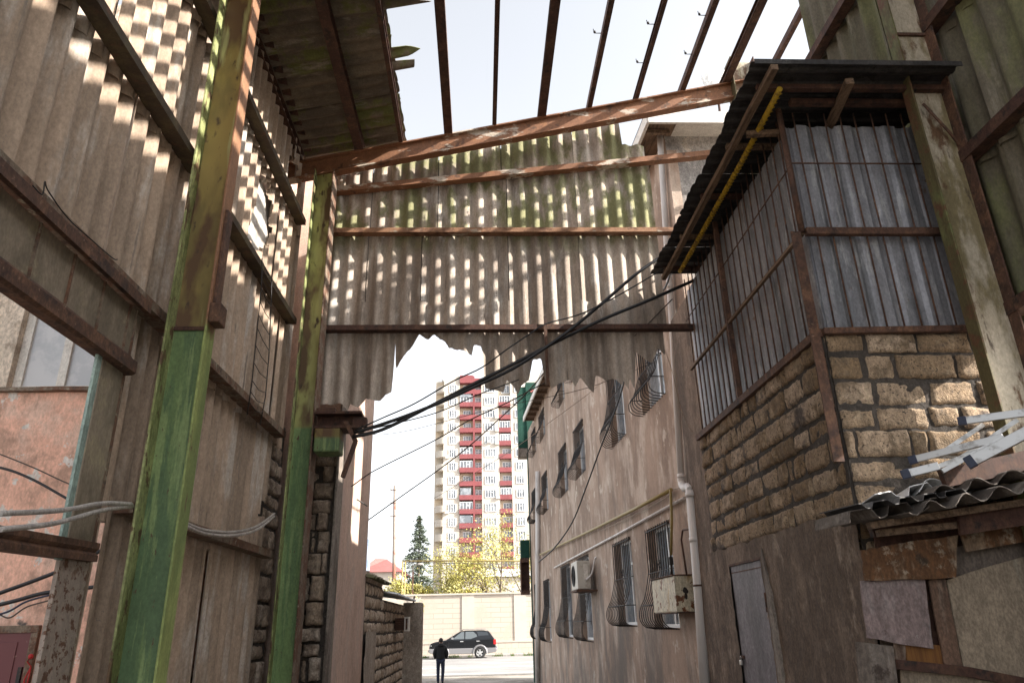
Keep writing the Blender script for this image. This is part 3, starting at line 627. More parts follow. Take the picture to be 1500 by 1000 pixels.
# plaster below with an uneven upper edge; the door opening is cut out of it
dy0=onX(1118,822,AX).y; dy1=onX(1072,836,AX).y; dz=.55
m=MB(); tf=lambda u:zp+.02+.03*noise.noise(V((u*4,0,0)))+.015*noise.noise(V((u*13,0,0)))
bed(m,(AX,0,0),(0,1,0),(-1,0,0),AF,dy0,-1.6,zp,-.028,.06,.012,tf)
bed(m,(AX,0,0),(0,1,0),(-1,0,0),dy1,AB+.1,-1.6,zp,-.028,.06,.012,tf)
bed(m,(AX,0,0),(0,1,0),(-1,0,0),dy0,dy1,dz+.02,zp,-.028,.06,.008,tf)
bed(m,(0,AF,0),(1,0,0),(0,-1,0),AX-.03,AR,-1.6,.18,-.028,.06,.012)
m.obj('plaster',mt['lowplaster'],an)
MB().prism([(AX-.035,dy0-.05,-1.6),(AX-.06,dy0-.22,-1.6),(AX-.055,dy0-.2,.2),(AX-.04,dy0-.1,dz+.1),(AX-.03,dy0-.03,dz+.05)],(.05,0,0)).obj('plaster_reveal',mt['concrete'],an)
dr=MB().box(AX-.012,AX+.02,dy0+.012,dy1-.012,-1.6,dz).obj('door',mt['doorp'],an,bevel=.004,label='narrow grey violet metal door')
MB().box(AX-.016,AX-.008,dy0+.012,dy1-.012,dz-.075,dz-.065).obj('seam',mt['rust'],dr)
MB().box(AX-.03,AX-.01,dy0-.005,dy1+.005,dz-.0,dz+.022).obj('lintel_strip',mt['rust'],dr)
for z in (.15,-.95): MB().tube([(AX-.02,dy0+.01,z-.09),(AX-.02,dy0+.01,z+.09)],.017,8).obj('hinge',mt['rustdark'],dr)
lk=onX(1084,966,AX-.02); ly=min(lk.y,dy1-.05)
MB().box(AX-.03,AX-.012,ly-.05,ly+.06,lk.z+.02,lk.z+.05).obj('hasp',mt['rustdark'],dr)
pl=thing('padlock','small shiny padlock on the grey violet door','padlock',(AX-.04,ly,lk.z-.04))
MB().box(AX-.055,AX-.03,ly-.025,ly+.025,lk.z-.045,lk.z+.005).obj('body',mt['brass'],pl,bevel=.006)
MB().tube([(AX-.042,ly-.016,lk.z)]+[(AX-.042,ly-.016*math.cos(t*PI/6),lk.z+.025+.016*math.sin(t*PI/6)) for t in range(7)]+[(AX-.042,ly+.016,lk.z)],.004,6).obj('shackle',mt['brass'],pl)
# metal cage
zr=4.36
def tz(u): return zr-.12+.012*math.sin(u*31)
y=AF+.06;k=0
while y<AB-.05:
    y1=min(y+.8,AB)
    MB().corr((AX+.085,0,0),(0,1,0),(0,0,1),(-1,0,0),y,y1,lambda u:zr-.10+.02*math.sin(k),zs+.03,pitch=.17,amp=.009,prof='trap',step=.017,th=.003,off=.004*(k%2),dz=1).obj('cladding_sheet',mt['galv'],an); y=y1;k+=1
for (z0,z1) in ((3.07,zr-.06),(zs+.05,3.12)):
    x=AX+.07;k=0
    while x<4.1:
        x1=min(x+.62,4.16)
        MB().corr((0,AF+.075,0),(1,0,0),(0,0,1),(0,-1,0),x,x1,lambda u:z1-(.03*((u*2.7)%1)),z0,pitch=.21,amp=.011,prof='trap',step=.0175,th=.003,off=.004*(k%2)-(.006 if z0>3 else 0),dz=1).obj('cladding_sheet',mt['galv'],an); x=x1;k+=1
MB().angle((AX-.03,AF-.03,1.1),(AX-.03,AF-.03,3.1),.085,.085,.012,(0,1,0),1,1).obj('corner_post',mt['rust'],an)
MB().tube([(AX-.005,AF-.005,3.1),(AX-.005,AF-.005,zr+.05)],.027,8).obj('corner_post',mt['rust'],an)
MB().beam((AX-.0,7.35,zs),(AX-.0,7.35,zr+.04),.045,.045,(0,1,0)).obj('frame_post',mt['rust'],an)
MB().beam((AX-.02,AF,zs+.0),(AX-.02,AB,zs+.0),.05,.07).obj('frame_rail',mt['rust'],an)
MB().beam((AX,AF-.02,zs+.0),(4.17,AF-.02,zs+.02),.05,.05).obj('frame_rail',mt['rust'],an)
MB().beam((AX+.02,AF-.02,3.1),(4.14,AF-.02,3.1),.05,.065).obj('frame_rail',mt['rust'],an)
MB().beam((AX-.0,AF,3.1),(AX-.0,AB,3.1),.035,.03).obj('frame_rail',mt['wood'],an)
MB().tube([(AX+.015,AF,3.80),(AX+.015,AB,3.80)],.008,6).obj('cross_bar',mt['rust'],an)
MB().tube([(AX+.02,AF-.0,3.82),(4.12,AF-.0,3.82)],.008,6).obj('cross_bar',mt['rust'],an)
for i in range(9):
    x=AX+.13+i*.148
    if x<4.12: MB().tube([(x,AF+.02,zs),(x+R.uniform(-.008,.008),AF+.015,3.2),(x+R.uniform(-.012,.012),AF+.02,zr+.03)],.0075,6).obj('bar',mt['rust'],an)
for i in range(21):
    y=AF+.16+i*.166
    if y<AB: MB().tube([(AX+.03,y,zs),(AX+.025,y+R.uniform(-.008,.008),3.2),(AX+.03,y+R.uniform(-.012,.012),zr+.03)],.0075,6).obj('bar',mt['rust'],an)
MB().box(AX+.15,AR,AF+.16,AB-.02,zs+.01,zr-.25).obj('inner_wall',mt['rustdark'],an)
MB().box(AX+.12,AR,AB+.003,10.03,-1.6,zr-.1).obj('gap_sun_block',mt['lowplaster'],an)  # added to fill the gap and keep sun off the pink wall
# annex roof
rx0=2.36; RF=4.80; RBk=8.80
rfz=4.46
y=RF;k=0
while y<RBk:
    y1=min(y+.82,RBk)
    MB().corr((rx0,0,rfz),(0,1,0),(1,0,.012),(0,0,1),y,y1,lambda u:1.86,lambda u,k=k:.02*(k%2)+.008*math.sin(u*9),pitch=.17,amp=.009,prof='trap',step=.017,th=.004,off=.005*(k%2),dz=1).obj('roof_sheet',mt['roofdark'],an); y=y1;k+=1
MB().box(rx0+.02,4.22,RF-.012,RF-.004,rfz-.02,rfz+.03).obj('roof_edge_strip',mt['roofdark'],an)
for i,yy in enumerate((5.05,5.9,6.8,7.7,8.55)):
    MB().beam((rx0+.12,yy,rfz-.055),(4.2,yy,rfz-.045),.05,.05).obj('roof_rafter',mt['wood'] if i%2 else mt['rustdark'],an)
MB().beam((2.52,RF-.06,rfz-.10),(2.52,RBk-.05,rfz-.10),.06,.055,seg=6,wob=.006).obj('eave_beam',mt['wood'],an)
MB().beam((3.25,RF+.1,rfz-.10),(3.42,RF+1.2,rfz-.115),.07,.06).obj('roof_rafter',mt['wood'],an)
MB().beam((2.85,5.22,rfz-.07),(4.18,5.22,rfz-.07),.06,.05).obj('roof_beam',mt['rustdark'],an)
MB().beam((2.56,5.58,rfz-.15),(2.86,5.50,rfz-.19),.05,.05).obj('outrigger',mt['wood'],an)
yp=thing('yellow_pipe','yellow painted pipe wound with wire under the eave of the annex','pipe',(2.68,6.7,rfz-.2))
MB().tube([(2.66,4.99,rfz-.115),(2.67,6.0,rfz-.14),(2.66,8.45,rfz-.15)],.026,10).obj('tube',mt['yellow'],yp)
m=MB()
for i in range(60):
    y=5.0+i*.057; z=rfz-.12-.03*min(1,(y-5)); m.tube([(2.632,y,z),(2.645,y+.012,z-.024),(2.67,y+.02,z-.03),(2.69,y+.03,z-.015)],.006,5)
m.obj('wire_winding',mt['yellow'],yp)
# ================================================================== LEAN-TO AT THE RIGHT
lt=thing('lean_to_shed','patched lean-to at the bottom right, walled with odd boards and roofed with broken sheets','shed',(3.6,5.0,-1.6))
LY=5.20
def lp(x,y,Y=LY): return onY(x,y,Y)
def board(pts,mat,name='board',Y=LY,th=.02,label=None):
    MB().prism([onY(x,y,Y) for x,y in pts],(0,th,0)).obj(name,mat,lt,bevel=.003,label=label)
def jed(pts,n=5,amp=2.0):          # roughen an outline
    out=[]
    for i,p in enumerate(pts):
        q=pts[(i+1)%len(pts)]
        for k in range(n):
            t=k/n; j=0 if k==0 else 1
            out.append((p[0]+(q[0]-p[0])*t+R.uniform(-amp,amp)*j,p[1]+(q[1]-p[1])*t+R.uniform(-amp,amp)*j))
    return out
board(jed([(1262,805),(1268,850),(1401,845),(1404,783),(1330,793),(1295,799)],5,1.6),mt['board_rust'],Y=5.14,label='rust stained wide board under the broken roof')
board(jed([(1261,850),(1271,934),(1368,950),(1355,848)],5,1.0),mt['board_mauve'],Y=5.17,label='mauve weathered corrugated board')
board(jed([(1361,849),(1385,846),(1411,976),(1384,972)],5,1.0),mt['board_brown'],Y=5.185)
board([(1326,940),(1384,945),(1386,974),(1326,968)],mt['board_orange'],Y=5.21)
board(jed([(1387,849),(1470,823),(1700,760),(1760,1040),(1480,990),(1412,978)],3,.8),mt['board_pale'],Y=5.20,label='large pale fibre cement sheet')
board([(1395,848),(1402,800),(1600,765),(1640,840),(1470,826)],mt['board_grey'],Y=5.23)
board(jed([(1408,783),(1417,808),(1600,775),(1590,738)],4,.8),mt['board_rust'],Y=5.15)
board([(1254,939),(1309,946),(1330,1120),(1270,1120)],mt['board_grey'],Y=5.19)
board([(1315,965),(1420,976),(1560,1003),(1562,1018),(1420,991),(1318,980)],mt['rustdark'],'rail',Y=5.16,th=.05)
board([(1320,978),(1600,1010),(1640,1200),(1330,1200)],mt['board_pale'],Y=5.22)
board([(1310,940),(1326,940),(1330,975),(1314,972)],mt['board_brown'],Y=5.21)
MB().box(2.86,4.2,5.26,5.30,-1.6,.75).obj('back_board',mt['rustdark'],lt)
# broken roof sheets, overlapping, pitched down towards the viewer
lr=thing('roof_sheet_pile','stack of broken corrugated sheets laid as roof on the lean-to','roof sheets',(3.4,5.0,.75))
def rs(px0,px1,py0,py1,Y0,Y1,mat,off=0,pitch=.2,ph=0,jag=.03,rise=.10,prof='sin',amp=.027):
    a=onY(px0,py0,Y0);b=onY(px1,py1,Y0); U=(b-a); L=U.length; U.normalize(); W=V((0,1,rise)).normalized(); N=U.cross(W).normalized()
    if N.z<0:N=-N
    sd=R.random()*20
    MB().corr(a,U,W,N,0,L,Y1-Y0,lambda u:jag*noise.noise(V((u*6,sd,0)))+jag*.5*noise.noise(V((u*19,sd,0))),pitch=pitch,amp=amp,ph=ph,prof=prof,off=off,dz=.3,th=.007).obj('sheet',mat,lr)
rs(1243,1400,757,733,4.80,5.34,mt['asb_lean'],0,jag=.05,rise=.02,pitch=.27,amp=.036,prof='trap')
rs(1262,1420,751,728,4.74,5.33,mt['roofdark'],.045,pitch=.17,ph=.4,jag=.06,prof='trap',amp=.018,rise=.03)
rs(1330,1700,748,672,4.70,5.34,mt['asb_lean'],0,ph=.3,jag=.03,rise=.03,pitch=.25,amp=.036)
rs(1372,1700,735,668,4.78,5.34,mt['asb_lean'],.07,ph=.65,jag=.04,rise=.02,pitch=.25,amp=.034)
rs(1290,1420,739,712,4.92,5.34,mt['tin'],.05,pitch=.26,ph=.1,jag=.06,prof='trap',amp=.03,rise=-.16)
rs(1345,1470,728,700,4.95,5.34,mt['tin'],.06,ph=.6,jag=.05,rise=-.22,pitch=.3,amp=.04)
MB().beam(onY(1272,770,4.95),onY(1700,705,4.95),.05,.045).obj('batten',mt['wood'],lt)
MB().beam(onY(1285,781,5.05),onY(1410,768,5.05),.04,.045).obj('batten',mt['wood'],lt)
MB().beam(onY(1380,700,4.9),onY(1720,630,4.9),.05,.13,(0,0,1),6,.008).obj('ridge_plank',mt['rustdark'],lt)
MB().beam(onY(1275,776,5.16),onY(1420,752,5.16),.06,.10).obj('batten',mt['rustdark'],lt)
MB().prism([onY(x,y,4.98) for x,y in ((1405,752),(1480,741),(1700,700),(1700,740),(1480,772),(1408,783))],(0,.03,0)).obj('fascia',mt['rustdark'],lt)
# two aluminium ladders lying on it, only their ends in the picture
def ladder(label,rails,rungs,capm):
    t=thing('aluminium_ladder',label,'ladder',rails[0][0],'aluminium ladders on the lean-to roof')
    for (a,b,w,h) in rails:
        d=(b-a).normalized()
        MB().beam(a,b,w,h,(0,0,1)).obj('rail',mt['alu'],t,bevel=.003)
        MB().beam(a-d*.012,a+d*.045,w+.008,h+.008,(0,0,1)).obj('end_cap',capm,t,bevel=.004)
    for a,b in rungs: MB().beam(a,b,.03,.03).obj('rung',mt['alu'],t)
Yl=4.9
ladder('aluminium ladder with blue end caps, the upper one lying on the lean-to roof',
  [(onY(1406,617,5.0),onY(1720,575,4.2),.03,.055),(onY(1334,674,5.12),onY(1470,640,4.7),.03,.05)],
  [(onY(1440,622,4.98),onY(1372,668,5.1)),(onY(1490,615,4.8),onY(1405,672,4.95))],mt['bluecap'])
ladder('lower aluminium ladder with blue end caps on the lean-to roof, nearer the edge',
  [(onY(1418,678,4.78),onY(1720,520,4.0),.035,.075),(onY(1323,695,4.95),onY(1375,682,4.85),.03,.055)],
  [(onY(1372,684,4.86),onY(1460,650,4.75)),(onY(1380,690,4.84),onY(1470,640,4.7))],mt['bluecap'])
# ================================================================== BARRED-WINDOW BUILDING ON THE RIGHT
dF=V((-.047,1,0)).normalized(); nF=V((-dF.y,dF.x,0)); P0=V((3.08,10.6,0))
def FB(x,y,out=0):
    v=ray(x,y); o=P0+nF*out; return v*(o.dot(nF)/v.dot(nF))
def uz(x,y,out=0):
    p=FB(x,y,out); return (p-P0).dot(dF),p.z
def fp(u,z,out=0): return P0+dF*u+nF*out+V((0,0,z))
bd=thing('building','tan stucco building with bulging window grilles along the right of the alley','building',P0+dF*9+V((4,0,-2.2)))
u0=uz(988,320)[0]; u1=uz(781,900)[0]
def rect(TL,TR,BR,BL):
    q=[uz(*p) for p in (TL,TR,BR,BL)]
    return ((q[1][0]+q[2][0])/2,(q[0][0]+q[3][0])/2,(q[2][1]+q[3][1])/2,(q[0][1]+q[1][1])/2)   # near u, far u, z0, z1
wins=[rect((937,500),(968,470),(971,579),(937,614)),rect((891,530),(909,512),(916,637),(893,659)),rect((841,631),(854,612),(858,686),(844,704)),
 rect((819,661),(830,647),(832,718),(821,728)),rect((793,700),(802,687),(803,743),(797,754)),rect((780,722),(785,712),(786,760),(781,768)),
 rect((834,515),(844,495),(845,545),(837,562)),rect((818,553),(826,538),(826,583),(818,600)),rect((790,609),(798,595),(798,637),(791,648)),rect((779,634),(785,624),(785,662),(780,669)),
 rect((949,774),(980,762),(997,919),(957,919)),rect((900,795),(925,785),(932,913),(906,917)),rect((847,817),(863,811),(869,938),(852,936)),rect((824,828),(836,824),(839,933),(825,932)),rect((797,850),(805,847),(808,939),(800,938)),rect((784,856),(789,853),(791,934),(786,936))]
e1=FB(767,617,.42);e2=FB(949,180,.42)
et=lambda u:e1.z+(e2.z-e1.z)*(u-(e1-P0).dot(dF))/((e2-e1).dot(dF))
u1=max(u1,max(w[1] for w in wins)+.4)
W_=[(a,b,c,d) for a,b,c,d in wins]
us=sorted(set([u0,u1]+[w[0] for w in W_]+[w[1] for w in W_]))
m=MB()
def q4(a,b,c,d,out=0):
    zt=lambda u,z:z if z<90 else et(u)+.1
    n=max(1,int((b-a)/1.)); 
    for i in range(n):
        s=a+(b-a)*i/n;t=a+(b-a)*(i+1)/n
        m.add([fp(s,c,out),fp(t,c,out),fp(t,zt(t,d),out),fp(s,zt(s,d),out)],[(3,2,1,0)])
for a,b in zip(us,us[1:]):
    if b-a<1e-4: continue
    uc=(a+b)/2; hs=sorted([(w[2],w[3]) for w in W_ if w[0]<uc<w[1]]); z=-2.3
    for c,d in hs:
        if c>z: q4(a,b,z,c)
        z=max(z,d)
    q4(a,b,z,99)
for a,b,c,d in W_:
    D=-.20
    for (p,q) in (((a,c),(b,c)),((b,c),(b,d)),((b,d),(a,d)),((a,d),(a,c))):
        m.add([fp(p[0],p[1]),fp(q[0],q[1]),fp(q[0],q[1],D),fp(p[0],p[1],D)],[(0,1,2,3)])
m.obj('facade',mt['stucco'],bd)
cz=et(u0)+.1
pn=fp(u0,0); 
MB().add([V((pn.x,pn.y,-2.3)),V((pn.x+9,pn.y,-2.3)),V((pn.x+9,pn.y,cz)),V((pn.x,pn.y,cz))],[(0,1,2,3)]).obj('end_wall',mt['greyend'],bd)
MB().add([fp(u1,-2.3),fp(u1,-2.3)+V((9,0,0)),fp(u1,et(u1)+.1)+V((9,0,0)),fp(u1,et(u1)+.1)],[(3,2,1,0)]).obj('end_wall',mt['stucco'],bd)
# corner strip of the same stucco returning round the edge
MB().box(pn.x+.0,pn.x+.16,pn.y-.03,pn.y-.004,-2.3,cz-.3).obj('corner_strip',mt['stucco'],bd)
ua=(e2-P0).dot(dF)-.02; ub=(e1-P0).dot(dF)
m=MB(); a=fp(ua,et(ua),.42);b=fp(ub,et(ub),.42)
m.beam(a+V((0,0,.09)),b+V((0,0,.09)),.05,.2); m.obj('fascia',mt['whitepaint'],bd)
MB().add([fp(ua,et(ua)+.10,.40),fp(ub,et(ub)+.10,.40),fp(ub,et(ub)+.10,-.1),fp(ua,et(ua)+.10,-.1)],[(0,1,2,3)]).obj('soffit',mt['wood'],bd)
u=ua+.3
while u<ub: MB().beam(fp(u,et(u)+.04,.38),fp(u,et(u)+.04,-.02),.06,.08).obj('rafter_tail',mt['wood'],bd); u+=.8
a=fp(ua,et(ua)+.09,.42)
m=MB().beam(a,a+V((9,0,0)),.05,.22).obj('fascia',mt['whitepaint'],bd)
MB().box(a.x,a.x+9,a.y+.03,pn.y+.0,a.z+.02,a.z+.04).obj('soffit',mt['whitepaint'],bd)
rg=V((a.x+4.5,a.y+4.5,a.z+2)); 
A_=fp(ua,et(ua)+.2,.45);B_=fp(ub,et(ub)+.2,.45)
rg2=fp(ub-4,et(ub)+1.6,-4.5)
MB().add([A_,B_,rg2,rg],[(0,3,2,1)]).add([A_,A_+V((9,0,0)),rg],[(0,1,2)]).add([B_,rg2,B_+V((9,0,0))],[(0,1,2)]).add([A_+V((9,0,0)),B_+V((9,0,0)),rg2,rg],[(0,1,2,3)]).obj('roof',mt['roofdark'],bd)
for wi,(a,b,c,d) in enumerate(W_):
    big=(b-a)>.5; wd=b-a;ht=d-c
    m=MB(); D=-.15;t=.055
    def fr(ua_,ub_,za,zb_,o0=D-.05,o1=D):
        m.add([fp(ua_,za,o0),fp(ub_,za,o0),fp(ub_,zb_,o0),fp(ua_,zb_,o0),fp(ua_,za,o1),fp(ub_,za,o1),fp(ub_,zb_,o1),fp(ua_,zb_,o1)],[(0,1,2,3),(7,6,5,4),(0,4,5,1),(1,5,6,2),(2,6,7,3),(3,7,4,0)])
    fr(a,a+t,c,d);fr(b-t,b,c,d);fr(a+t,b-t,c,c+t);fr(a+t,b-t,d-t,d);fr((a+b)/2-t*.4,(a+b)/2+t*.4,c+t,d-t,D-.045,D-.005);fr(a+t,(a+b)/2,d-ht*.3,d-ht*.3+t*.8,D-.04,D-.008)
    w=m.obj('window',mt['upvc'],bd)
    MB().add([fp(a,c,D-.03),fp(b,c,D-.03),fp(b,d,D-.03),fp(a,d,D-.03)],[(3,2,1,0)]).obj('pane',mt['glasst'] if wi%3==0 else mt['glass'],w)
    g=MB(); nb=max(7,min(11,int(wd/.11)))
    bul=.26
    def pr(z):                      # how far the bars stand off the wall at relative height z
        if z>.55: return .035
        if z>.30: return .035+(.55-z)/.25*.10
        if z>.10: return .135+ (bul-.135)*math.sin(min(1,(.30-z)/.18)*PI/2)
        return bul*math.sqrt(max(0,1-((.10-z)/.12)**2))
    zz=[1,.8,.56,.5,.42,.34,.28,.22,.16,.11,.07,.035,.005,-.012]
    for i in range(nb):
        u=a+.03+(wd-.06)*i/(nb-1)
        g.tube([fp(u,c+ht*z,pr(max(z,-.02)) if z>-.01 else .0) for z in zz],.0085,5)
    for z in (.97,.54,.22):
        o=pr(z); g.tube([fp(a+.02,c+ht*z,0),fp(a+.02,c+ht*z,o),fp(b-.02,c+ht*z,o),fp(b-.02,c+ht*z,0)],.009,5,smooth=False)
    if big:                          # scroll work in the middle
        for s in (-1,1):
            pts=[]
            for k in range(16):
                an_=k/15*3*PI; r_=.03+.05*k/15
                pts.append(fp((a+b)/2+s*(.09+r_*math.cos(an_)*.8),c+ht*.6+r_*math.sin(an_),.04))
            g.tube(pts,.006,4)
    g.obj('grille',mt['iron'],w)
def ftube(pts,r,out,name,mat,label,cat,sm=True,parent=None,n=8,**k):
    P=[FB(x,y,out) for x,y in pts]; P=smoothpts(P,4) if sm else P
    return MB().tube(P,r,n).obj(name,mat,parent,label=label,cat=cat,**k)
dp=thing('drainpipe','white plastic drainpipe with an elbow on the near corner of the tan building','pipe',fp(.2,-2.2,.1))
ftube([(966,190),(975,330),(985,480),(998,700)],.05,.08,'upper_pipe',mt['whitepipe'],None,None,sm=False,parent=dp,n=12)
P=[FB(998,700,.08),FB(999,708,.08),FB(1003,714,.1),FB(1008,713,.17),FB(1012,718,.2)]
MB().tube(smoothpts(P,5),.06,12).obj('elbow',mt['whitepipe'],dp)
ftube([(1012,717),(1024,860),(1037,1060)],.073,.2,'lower_pipe',mt['whitepipe'],None,None,sm=False,parent=dp,n=14)
for (x,y,o,r) in ((998,697,.08,.062),(1013,724,.2,.085),(1018,790,.2,.08),(981,420,.08,.057)):
    p=FB(x,y,o); MB().tube([p-V((0,0,.03)),p+V((0,0,.03))],r,14).obj('collar',mt['whitepipe'],dp)
for (x,y) in ((1024,857),): p=FB(x,y,.2); MB().tube([p-V((0,0,.012)),p+V((0,0,.012))],.079,14).obj('clamp',mt['rustdark'],dp)
gp=thing('gas_pipe','mustard yellow gas pipe along the tan building with a drop over the nearest window','pipe',fp(3,1.6,.06))
ftube([(983,717),(930,745),(865,777),(791,812)],.032,.09,'pipe_run',mt['gas'],None,None,sm=False,parent=gp)
ftube([(982,716),(984,760),(983,812)],.022,.11,'drop',mt['gas'],None,None,sm=False,parent=gp)
p=FB(983,822,.11); MB().box(p.x-.03,p.x+.03,p.y-.03,p.y+.03,p.z-.05,p.z+.07).obj('valve',mt['iron'],gp,bevel=.008)
p2=FB(984,845,.11); MB().tube([p,p2],.018,8).obj('valve_stem',mt['iron'],gp)
ftube([(1003,713),(985,717),(976,728),(930,753),(880,777)],.008,.07,'wire',mt['wiret'],'tan wire following the mustard gas pipe','wire')
ftube([(1002,729),(905,782),(812,831)],.024,.05,'pipe',mt['whitepipe'],'thin white pipe sloping down along the tan building below the gas pipe','pipe',sm=False)
ftube([(788,690),(788,850),(788,1010)],.095,.08,'drainpipe',mt['whitepipe'],'thin pale drainpipe at the far end of the tan building','pipe',sm=False)
ftube([(1036,756),(1041,880),(1046,1040)],.035,.12,'pipe',mt['concrete'],'grey metal pipe beside the lower white drainpipe','pipe',sm=False)
ftube([(1029,772),(1000,776),(998,790),(1006,842)],.014,.16,'pipe',mt['rustdark'],'rusty bent pipe rising from the cream metal box','pipe',sm=False)
ftube([(1012,576),(1013,640),(1022,760)],.02,.03,'rod',mt['rustdark'],'dark rusty rod leaning between the tan building and the annex','rod',sm=False)
# metal cabinet on the wall
mb=thing('metal_box','rust streaked cream metal cabinet with a burnt keyhole stain, fixed to the tan building','cabinet',fp(.3,-.1,.15))
ux=uz(990,870,.30)[0]; uf=uz(957,870,.30)[0]; zt=FB(990,842,.30).z; zb_=FB(990,896,.30).z
def fbox(m,a,b,o0,o1,c,d):
    P=[fp(u,z,o) for z in (c,d) for (u,o) in ((a,o0),(b,o0),(b,o1),(a,o1))]
    return m.add(P,[(0,1,2,3),(7,6,5,4),(0,4,5,1),(1,5,6,2),(2,6,7,3),(3,7,4,0)])
fbox(MB(),ux,uf,.02,.30,zb_,zt).obj('casing',mt['boxp'],mb,bevel=.008)
fbox(MB(),ux-.004,uf+.01,.30,.306,zb_+.015,zt-.015).obj('door',mt['boxp'],mb)
fbox(MB(),ux-.02,uf+.03,.0,.33,zt+.004,zt+.016).obj('lid',mt['rust'],mb)
fbox(MB(),ux-.01,uf,.02,.31,zb_-.012,zb_-.002).obj('base_tray',mt['rustdark'],mb)
s=FB(1003,868,.17); 
m=MB(); c_=fp(ux-.004,s.z,.155); sd=nF
for (cx,cz_,rx,rz) in ((0,.035,.035,.045),(0,-.04,.022,.05),(-.02,.02,.02,.03),(.022,.03,.02,.025)):
    P=[c_+sd*(cx+rx*math.cos(t*PI/8)*R.uniform(.85,1.1))+V((0,0,cz_+rz*math.sin(t*PI/8)*R.uniform(.85,1.1))) for t in range(16)]
    m.add(P,[tuple(range(16))])
for i,p in enumerate(m.v): m.v[i]=p-dF*(.0005+.0012*(i//16))
m.obj('burn_stain',mt['bdark'],mb)
# air conditioner
ac=thing('air_conditioner','off white air conditioner unit on a rusty shelf on the tan building','air conditioner',FB(855,862,.3))
ua_=uz(866,840,.12)[0]; z1_=FB(856,815,.45).z; z0_=FB(856,860,.45).z; ub_=ua_+.85
fbox(MB(),ua_,ub_,.14,.46,z0_,z1_).obj('casing',mt['acw'],ac,bevel=.02)
cc=fp(ua_+.5,(z0_+z1_)/2,.465); m=MB()
for r_ in (.06,.11,.16,.21,.235):
    m.tube([cc+dF*(r_*math.cos(t*PI/10))+V((0,0,r_*math.sin(t*PI/10))) for t in range(21)],.006 if r_<.23 else .012,5)
m.obj('fan_grille',mt['iron'],ac)
m=MB().add([cc-nF*.003+dF*(.23*math.cos(t*PI/10))+V((0,0,.23*math.sin(t*PI/10))) for t in range(20)],[tuple(range(20))[::-1]]); m.obj('fan_recess',mt['cloth'],ac)
fbox(MB(),ua_-.008,ua_+.002,.2,.3,z0_+.22,z1_-.08).obj('service_cover',mt['whitepaint'],ac)
fbox(MB(),ua_-.05,ub_+.05,.0,.5,z0_-.05,z0_-.012).obj('shelf',mt['rust'],ac)
MB().tube(smoothpts([fp(ua_-.004,z0_+.2,.25),fp(ua_-.06,z0_+.22,.24),fp(ua_-.1,z0_+.35,.12),fp(ua_-.12,z1_+.02,.03),fp(ua_-.2,z1_+.04,.0)]),.022,8).obj('hose',mt['whitepipe'],ac)
# satellite dish on the roof
sd=thing('satellite_dish','grey dish peeking above the rafter by the gable roof','satellite dish',onY(1050,128,13.))
c_=onY(1050,116,13.); m=MB(); P=[];F=[]
for j in range(5):
    for t in range(20):
        r_=.36*j/4; P.append(c_+V((r_*math.cos(t*PI/10),.25*(r_)**2-.02,r_*math.sin(t*PI/10)*.95)))
for j in range(4):
    for t in range(20): F.append((j*20+t,j*20+(t+1)%20,(j+1)*20+(t+1)%20,(j+1)*20+t))
m.add(P,F,True).obj('reflector',mt['graydish'],sd)
MB().tube([c_+V((0,.05,-.1)),c_+V((.05,.3,-1.4))],.03,8).obj('mast',mt['rustdark'],sd)
# ================================================================== GREEN-CLAD BUILDING BEYOND
gb=thing('green_building','narrow green clad building end with a brown doorway box, past the tan building','building',(fp(u1+.4,-2.3,.2)))
gY=fp(u1,0).y+.15
def gX(x,y): return onY(x,y,gY).x
def gZ(y): return onY(770,y,gY).z
MB().box(gX(777,800),gX(777,800)+6,gY,gY+.5,-2.3,gZ(560)).obj('wall',mt['greenclad'],gb)
MB().box(gX(759,620),gX(776,620)-.003,gY+.05,gY+.6,gZ(655),gZ(566)).obj('upper_bay',mt['greenclad'],gb)
MB().box(gX(759,620)-.02,gX(775,620),gY+.02,gY+.65,gZ(668),gZ(656)).obj('bay_underside',mt['concrete'],gb)
MB().box(gX(763,800),gX(776,800)-.003,gY+.05,gY+.6,gZ(816),gZ(790)).obj('lower_box',mt['greenclad'],gb)
bx0,bx1=gX(763,840),gX(776,840)
MB().box(bx0+.03,bx1-.003,gY+.35,gY+.4,gZ(868),gZ(820)).obj('box_back',mt['rustdark'],gb)
m=MB(); m.box(bx0,bx0+.035,gY+.05,gY+.6,gZ(870),gZ(817)); m.box(bx1-.04,bx1-.004,gY+.05,gY+.34,gZ(870),gZ(817)); m.box(bx0+.036,bx1-.041,gY+.06,gY+.6,gZ(870),gZ(864)); m.box(bx0+.036,bx1-.041,gY+.06,gY+.34,gZ(823),gZ(817)); m.obj('box_frame',mt['rust'],gb)
m=MB()
for y in (575,590,604): m.beam(V((gX(777,y),gY-.1,gZ(y))),V((gX(787,y-6),gY-.1,gZ(y-6))),.05,.06)
m.obj('rail',mt['tileroof'],gb)
